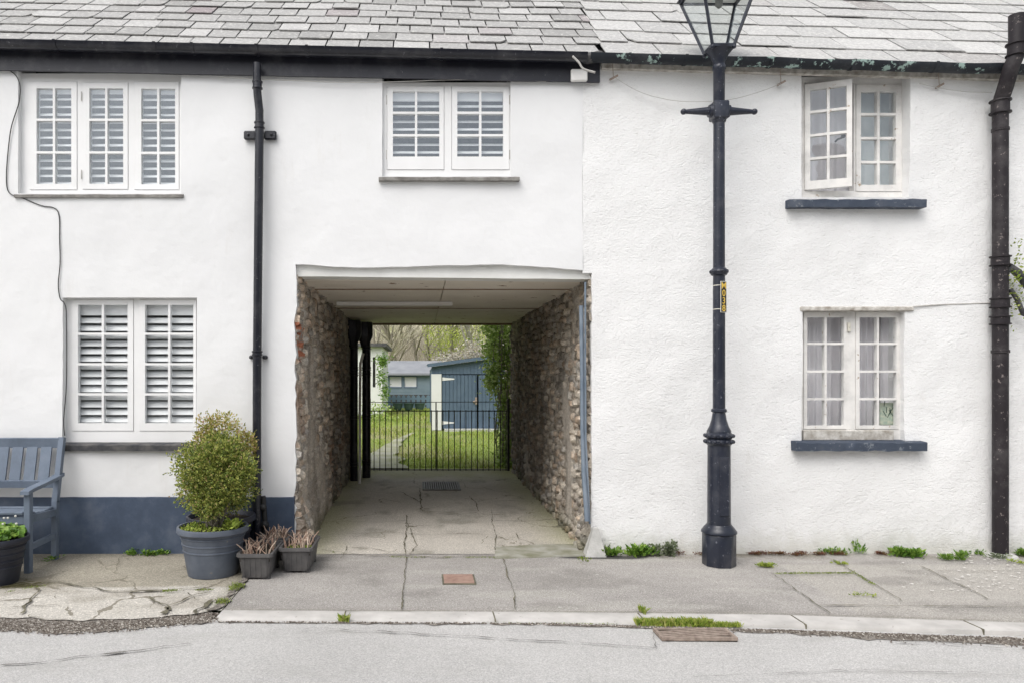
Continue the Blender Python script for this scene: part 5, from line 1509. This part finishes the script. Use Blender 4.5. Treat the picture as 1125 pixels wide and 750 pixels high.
mb.build('roof', MT['bluewood'], SH)
mb = MB(); mb.box(X(488,yS),sx1,yS-.35,yS+.0,-.03,.05); mb.build('threshold', MT['concrete'], SH)

# grey-blue hut
yH = 38.-CD
HT = thing('summer_house', 'low grey blue wooden hut with two pale windows behind the picket fence', 'hut', (X(448,yH),yH,0))
mb = MB(); hz = Z(409,yH); hx0, hx1 = X(421.5,yH), X(478,yH)+1.2
k = 0; z = 0
holes = [(X(428,yH),X(441,yH),Z(425,yH),Z(413.5,yH)),(X(444.5,yH),X(457.5,yH),Z(425,yH),Z(413.5,yH))]
slab_holes(mb, hx0, hx1, 0, hz, yH, yH+.1, holes); mb.box(hx0,hx0+.1,yH+.1,yH+3,0,hz); mb.box(hx1-.1,hx1,yH+.1,yH+3,0,hz); mb.box(hx0,hx1,yH+3,yH+3.1,0,hz)
for q in range(12):
    z = .14*q+.1
    if z < holes[0][2]-.06: mb.box(hx0-.001,hx1,yH-.012,yH,z,z+.125)
mb.build('wall', MT['hutwood'], HT)
mb = MB(); mb.box(hx0,hx1,yH-.03,yH-.014,0,.66); mb.build('plinth', MT['sill_d'], HT)  # dark strip added as backing, so gaps between the pales read as shade
for h in holes:
    mb = MB(); slab_holes(mb,h[0]-.04,h[1]+.04,h[2]-.04,h[3]+.04,yH-.03,yH-.002,[(h[0]+.0,h[1]-.0,h[2],h[3])]); w_ = mb.build('window', MT['bluewood'], HT)
    mb = MB(); mb.add([(h[0],yH+.04,h[2]),(h[1],yH+.04,h[2]),(h[1],yH+.04,h[3]),(h[0],yH+.04,h[3])],[(0,1,2,3)]); mb.build('painted_reflection', MT['farwhite'], w_)  # white sheet stands in for the pale reflection in the hut's glass
mb = MB()
mb.add([(hx0-.2,yH-.25,hz-.04),(hx1+.2,yH-.25,hz-.04),(hx1+.2,yH+1.5,Z(396,yH+1.5)),(hx0-.2,yH+1.5,Z(396,yH+1.5)),(hx1+.2,yH+3.3,hz-.04),(hx0-.2,yH+3.3,hz-.04)], [(0,1,2,3),(3,2,4,5)])
mb.box(hx0-.2,hx1+.2,yH-.27,yH-.252,hz-.13,hz-.03)
mb.build('roof', MT['felt'], HT)
# picket fence
yF = 36.2-CD
FN = thing('picket_fence', 'blue picket fence with rounded pales before the hut', 'fence', (X(448,yF),yF,0))
mb = MB(); x = X(420,yF); fx1 = X(478,yF)+.6
xr = x
while x < fx1:
    mb.add([(x,yF-.02,.05),(x+.17,yF-.02,.05),(x+.17,yF-.02,.62),(x+.085,yF-.02,.70),(x,yF-.02,.62),(x,yF,.05),(x+.17,yF,.05),(x+.17,yF,.62),(x+.085,yF,.70),(x,yF,.62)],
      [(0,1,2,3,4),(9,8,7,6,5),(1,6,7,2),(2,7,8,3),(3,8,9,4),(4,9,5,0)]); x += .24
mb.build('pales', MT['fencewood'], FN)
mb = MB(); mb.box(xr,fx1,yF+.002,yF+.05,.2,.29); mb.box(xr,fx1,yF+.002,yF+.05,.46,.56); mb.build('rails', MT['fencewood'], FN)
# gaps show the added dark strip that stands for shade; three round pots
yq2 = 35.-CD; g0 = None
labs = ['round green pot, left one of three before the picket fence', 'round green pot, middle one of three before the picket fence', 'round green pot beside the shed, right one of three before the fence']
for k, px in enumerate((437,449,461)):
    x = X(px,yq2)
    if g0 is None:
        g0 = thing('garden_pot', labs[0], 'pot', (x,yq2,0), 'round green pots by the picket fence')
        mb = MB(); mb.lathe((x,yq2,0), [(.15,0),(.19,.08),(.235,.22),(.245,.3),(.26,.31),(.26,.34),(.22,.34),(.2,.27),(.01,.26)], 20, cap=False); mb.build('bowl', MT['potgreen'], g0, auto=50)
        mb = MB(); mb.lathe((x,yq2,.262), [(.001,.02),(.205,.0)], 16, cap=False); mb.build('soil', MT['soil'], g0)
    else:
        c = copy_tree(g0); c.location = (x,yq2,0); c['label'] = labs[k]

# white outbuilding at left
yW = 30.-CD
WH = thing('outbuilding', 'white walled outbuilding with dark flat roof behind the passage drainpipes', 'outbuilding', (X(405,yW)-1.5,yW,0))
wx1 = X(420,yW); wx0 = wx1-5; zt_ = Z(381,yW)
hole = (X(409.5,yW),X(412.5,yW),Z(425,yW),Z(392,yW))
mb = MB(); slab_holes(mb, wx0,wx1,0,zt_,yW,yW+.25,[hole]); mb.box(wx1-.25,wx1,yW+.25,yW+5,0,zt_); mb.box(wx0,wx0+.25,yW+.25,yW+5,0,zt_); mb.box(wx0,wx1,yW+5,yW+5.2,0,zt_); mb.build('wall', MT['farwhite'], WH)
mb = MB(); mb.box(wx0-.2,wx1+.18,yW-.25,yW+5.3,zt_,zt_+.14); mb.build('roof', MT['sill_d'], WH)
mb = MB(); mb.box(hole[0],hole[1],yW+.1,yW+.12,hole[2],hole[3]); mb.build('window', MT['plain'], WH)

# vegetation behind
def cloud(name, label, cat, boxes, n, size, mat, loc, asp=.7, group=None, part='leaves', hang=0):
    o = thing(name, label, cat, loc, group); mb = MB()
    tot = sum(b[6] for b in boxes)
    for b in boxes:
        for _ in range(int(n*b[6]/tot)):
            p = Vector((random.gauss(b[0],b[3]),random.gauss(b[1],b[4]),random.gauss(b[2],b[5])))
            if noise.noise(p*(1.2/max(b[3],.1)*.35+1.5)) < -.12: continue
            if p.z < .02: p.z = random.uniform(.02,.1)
            mb.leaf(p, random.uniform(*size), (random.gauss(0,1),random.gauss(-.6,.8),random.gauss(-hang,.7)), asp)
    mb.build(part, mat, o); return o
random.seed(91)
bx = []
for py in range(350,520,9):
    yy = random.uniform(6.2,7.0); cx = {True:547,False:549}[py < 420]+random.uniform(-3,4); 
    wv = .135 if py < 430 else .09
    bx.append((X(cx+(4 if py > 425 else 0),yy),yy,Z(py,yy),wv*(.6 if py > 425 else 1),.15,.10,1.0 if py < 425 else .55))
for py in (352,362,372,383,395,408,420): bx.append((X(538+random.uniform(-2,5),6.4),6.4,Z(py,6.4),.06,.12,.07,.5))
for py in range(340,520,20): bx.append((X(562,6.5),6.5,Z(py,6.5),.12,.2,.15,1.2))
iv = cloud('ivy', 'green ivy curtain hanging at the right of the passage end', 'ivy', bx, 8500, (.04,.085), MT['leaf_ivy'], (1.4,6.5,0), .8, hang=.5)
mb = MB()
for _ in range(16):
    x = random.uniform(1.25,1.7); y = random.uniform(6.2,6.9); pts = [(x+random.gauss(0,.03),y+random.gauss(0,.03),z) for z in np.linspace(0,2.8,8)]; mb.tube(pts,.008,4)
mb.build('stems', MT['bark'], iv)
GW = thing('garden_wall', 'rubble garden wall under the ivy beyond the passage', 'wall', (1.85,7,0))
mb = MB(); mb.bbox(1.72,2.0,DEPTH+.02,8.6,0,2.1,.02); mb.build('wall', MT['rust'], GW)
cloud('climbing_plant', 'light green climber on the corner of the white outbuilding', 'climber', [(X(420,29-CD),29-CD,Z(396,22.5),.11,.15,.13,1),(X(418,22.5),22.5,Z(412,22.5),.06,.15,.3,.6),(X(423,22.5),22.5,Z(428,22.5),.10,.15,.3,.8)], 1300, (.07,.13), MT['leaf_bright'], (X(418,22.5),22.5,0), .5)
cloud('low_shrub', 'dark low shrub at the foot of the white outbuilding', 'shrub', [(X(412,20),20,.3,.3,.3,.2,1)], 600, (.06,.12), MT['leaf_ivy'], (X(412,20),20,0))
cloud('flowering_climber', 'pale dry flower heads sprawling above the shed roof', 'climber', [(X(px,yS+1.4),yS+1.4,Z(py,yS+1.4),.22,.4,.10,1) for px,py in ((492,394),(502,392),(512,390),(520,387),(530,386),(540,384),(525,380),(548,380))], 2600, (.04,.09), MT['leaf_pale'], (X(518,yS+1.4),yS+1.4,0), .8)

# wooded bank and trees
def hill_z(x, y): return np.interp(y,[46,52,62,90,130],[0,.8,3.2,12,20])+.8*(vn(x*.15,y*.15,3)-.5)
def hill_col(x, y):
    c = np.zeros(x.shape+(3,))+np.array((.42,.385,.27)); c = c*(.7+.6*vn(x*.6,y*.9,4))[...,None]
    c = mixc(c, sst(.5,.7,vn(x*.3+5,y*.4,3))*.7, (.3,.34,.11)); return c
patch('wooded_bank', -45, 45, lambda x: 46, lambda x: 128, 1.2, hill_z, hill_col)
def bare_tree(x, y, h, seed, label, mat, z0=0, dens=3, levels=5, spread=.55, group='bare trees on the bank', tr=.16, low=.3):
    random.seed(seed); o = thing('bare_tree', label, 'tree', (x,y,z0), group)
    tk = MB(); tw = MB()
    def grow(p, d, L, r, lv):
        n = 3; pts = [p]; q = Vector(p); dd = Vector(d)
        for i in range(n):
            dd = (dd+Vector((random.gauss(0,.13),random.gauss(0,.13),random.gauss(.03,.06)))).normalized(); q = q+dd*L/n; pts.append(q.copy())
        (tk if lv <= 1 else tw).tube(pts, [r*(1-.35*i/n) for i in range(n+1)], 6 if lv < 2 else 3, cap=False)
        if lv >= levels: return
        for k in range(dens+(2 if lv == 0 else 0)):
            t = random.uniform(low if lv == 0 else .25,1.0); i = min(int(t*n),n-1); b = pts[i].lerp(pts[i+1], t*n-i)
            a = random.uniform(0,6.283); sd = Vector((math.cos(a),math.sin(a),random.uniform(-.1,.5)))
            grow(b, (dd+sd*spread*random.uniform(1.0,2.0)).normalized(), L*random.uniform(.5,.75), r*.5, lv+1)
    grow(Vector((x,y,z0)), Vector((random.gauss(0,.06),random.gauss(0,.06),1)), h*.55, tr, 0)
    tk.build('trunk', mat, o, smooth=True); tw.build('branches', MT['twig'], o)
    return o
k = 0
lab = ['bare brown tree rising behind the outbuilding roof','bare branching tree left of centre behind the hut','bare tree above the middle of the hut roof','bare tree with fine twigs between the hut and green tree','slim bare tree behind the green willow','bare tree behind the shed roof','pale barked bare tree at the right behind the shed','bare tree far right behind the ivy','leaning bare tree high on the bank','thin bare tree on the bank above the hut chimney','bare tree deep in the wood at left','bare tree deep in the wood at centre']
for i, (px, y, h) in enumerate([(412,42,10),(426,46,12),(441,44,11),(458,47,12),(474,50,12),(500,46,11),(521,38,11),(548,44,11),(434,56,11),(466,58,12),(418,60,12),(490,60,12)]):
    z0 = float(np.interp(y,[46,52,62,90],[0,.8,3.2,12]))-.1
    bare_tree(X(px,y), y, h, 200+i, lab[i], MT['bark_p'] if i == 6 else MT['bark'], z0, 4, 4, .6, tr=.17 if i == 6 else .13, low=.08)
# undergrowth: uncountable twigs on the bank
random.seed(66); mb = MB()
for _ in range(9000):
    y = random.uniform(47,66); x = random.uniform(-9,11); z = float(np.interp(y,[46,52,62,90],[0,.8,3.2,12])); l = random.uniform(.8,2.6); dx, dy = random.gauss(0,.45)*l, random.gauss(0,.3)*l
    w = random.uniform(.008,.02)
    mb.add([(x-w,y,z-.3),(x+w,y,z-.3),(x+dx*.4+w*.7,y+dy*.4,z+l*.6),(x+dx*.4-w*.7,y+dy*.4,z+l*.6),(x+dx,y+dy,z+l)], [(0,1,2,3),(3,2,4)])
o = mb.build('undergrowth', MT['twig'], None); o['kind'] = 'stuff'; o['label'] = 'tangled brown undergrowth on the wooded bank'; o['category'] = 'undergrowth'
# green willow
random.seed(17)
ty = 40.; tx = X(497,ty); TR = thing('leafy_tree', 'fresh yellow green leafy tree behind the hut and shed', 'tree', (tx,ty,0))
mb = MB(); mb.tube([(tx,ty,0),(tx+.1,ty,2),(tx-.1,ty,4),(tx+.2,ty,7)],[.16,.14,.11,.05],8)
for _ in range(26):
    a = random.uniform(0,6.283); z = random.uniform(1.6,5.5); l = random.uniform(.9,1.9); mb.tube([(tx,ty,z),(tx+math.cos(a)*l*.6,ty+math.sin(a)*l*.6,z+.6),(tx+math.cos(a)*l,ty+math.sin(a)*l,z+.7)],[.04,.025,.01],5)
mb.build('trunk', MT['bark'], TR, smooth=True)
mb = MB()
for _ in range(230):
    a = random.uniform(0,6.283); r = 1.8*math.sqrt(random.random()); cz = random.uniform(2.9,8); c = Vector((tx+r*math.cos(a),ty+r*math.sin(a),cz)); s = random.uniform(.15,.32)
    for _ in range(34):
        mb.leaf(c+Vector((random.gauss(0,s),random.gauss(0,s),random.gauss(0,s*1.3))), random.uniform(.08,.16), (random.gauss(0,.5),random.gauss(0,.5),-1+random.gauss(0,.5)), .4)
mb.build('crown', MT['leaf_tree'], TR)
ty = 33.; tx = X(541,ty); T2 = thing('leafy_tree', 'yellowish green bush rising behind the shed beside the ivy', 'tree', (tx,ty,0))
mb = MB(); mb.tube([(tx,ty,0),(tx+.1,ty,2),(tx,ty,5)],[.1,.08,.03],7); mb.build('trunk', MT['bark'], T2, smooth=True)
mb = MB()
for _ in range(60):
    a = random.uniform(0,6.283); r = .95*math.sqrt(random.random()); c = Vector((tx+r*math.cos(a),ty+r*math.sin(a),random.uniform(2.2,5.5)))
    for _ in range(30): mb.leaf(c+Vector((random.gauss(0,.2),random.gauss(0,.2),random.gauss(0,.25))), random.uniform(.06,.12), None, .6)
mb.build('crown', MT['leaf_tree'], T2)

# ------------------------------------------------------------------ HOUSES ACROSS THE STREET (seen in the window glass)
OT = thing('terrace_house', 'grey stone terrace across the street reflected in the lower windows', 'house', (0,-15,0))
mb = MB(); hl = []
for k in range(-5,6):
    for z in (.9,3.2): hl.append((k*2.6-.5,k*2.6+.5,z,z+1.2))
slab_holes(mb, -14, 14, -.1, 5.0, -15.3, -15.0, hl); mb.build('wall', m_generic('grey stone front', (.14,.13,.12), (.25,.235,.215), 4, .9), OT)
mb = MB()
for h in hl: mb.box(h[0],h[1],-15.2,-15.15,h[2],h[3])
mb.build('window', MT['plain'], OT)
mb = MB(); mb.add([(-14,-14.8,4.95),(14,-14.8,4.95),(14,-18,7.4),(-14,-18,7.4),(14,-21,4.95),(-14,-21,4.95)], [(0,1,2,3),(3,2,4,5)])
for x in (-7.8,-.5,2.4,9.3): mb.box(x-.4,x+.4,-18.3,-17.7,7,8.6)
mb.build('roof', MT['sill_d'], OT)
mb = MB(); mb.box(-40,40,-15.2,-13.0,-.15,.02); op = mb.build('far_pavement', MT['kerb'], None); op['kind'] = 'structure'

# ------------------------------------------------------------------ LIGHT, SKY, CAMERA
az = R(215); el = R(52)      # compass style: sun direction from behind and left of the camera
sd = Vector((math.sin(az)*math.cos(el), math.cos(az)*math.cos(el), math.sin(el)))
sun = bpy.data.lights.new('sun', 'SUN'); sun.energy = .65; sun.angle = R(45); sun.color = (1,.98,.955)
so_ = bpy.data.objects.new('sun', sun); COL.objects.link(so_)
so_.rotation_euler = sd.to_track_quat('Z','Y').to_euler(); so_.location = (0,0,20)
W = bpy.data.worlds.new('World'); S.world = W; W.use_nodes = True; nt = W.node_tree; nt.nodes.clear()
out = nt.nodes.new('ShaderNodeOutputWorld'); bg = nt.nodes.new('ShaderNodeBackground'); sky = nt.nodes.new('ShaderNodeTexSky')
sky.sky_type = 'NISHITA'; sky.sun_disc = False; sky.sun_elevation = el; sky.sun_rotation = az; sky.dust_density = 4; sky.air_density = 1.2
hs_ = nt.nodes.new('ShaderNodeHueSaturation'); hs_.inputs['Saturation'].default_value = .27; hs_.inputs['Value'].default_value = 1.0
nt.links.new(sky.outputs[0], hs_.inputs['Color']); nt.links.new(hs_.outputs[0], bg.inputs[0]); bg.inputs[1].default_value = .15
nt.links.new(bg.outputs[0], out.inputs[0])
cam = bpy.data.cameras.new('camera'); co = bpy.data.objects.new('camera', cam); COL.objects.link(co)
co.location = (0,-CD,CZ); co.rotation_euler = (R(90),0,0)
cam.sensor_width = 36; cam.lens = 26.0; cam.shift_x = (562.5-VX)/1125; cam.shift_y = (VY-375)/1125; cam.clip_end = 2000; cam.clip_start = .05
S.camera = co
S.render.engine = 'CYCLES'
S.view_settings.view_transform = 'Standard'; S.view_settings.look = 'None'; S.view_settings.gamma = 1; S.view_settings.exposure = .53
S.cycles.max_bounces = 8; S.cycles.diffuse_bounces = 5; S.cycles.transparent_max_bounces = 16
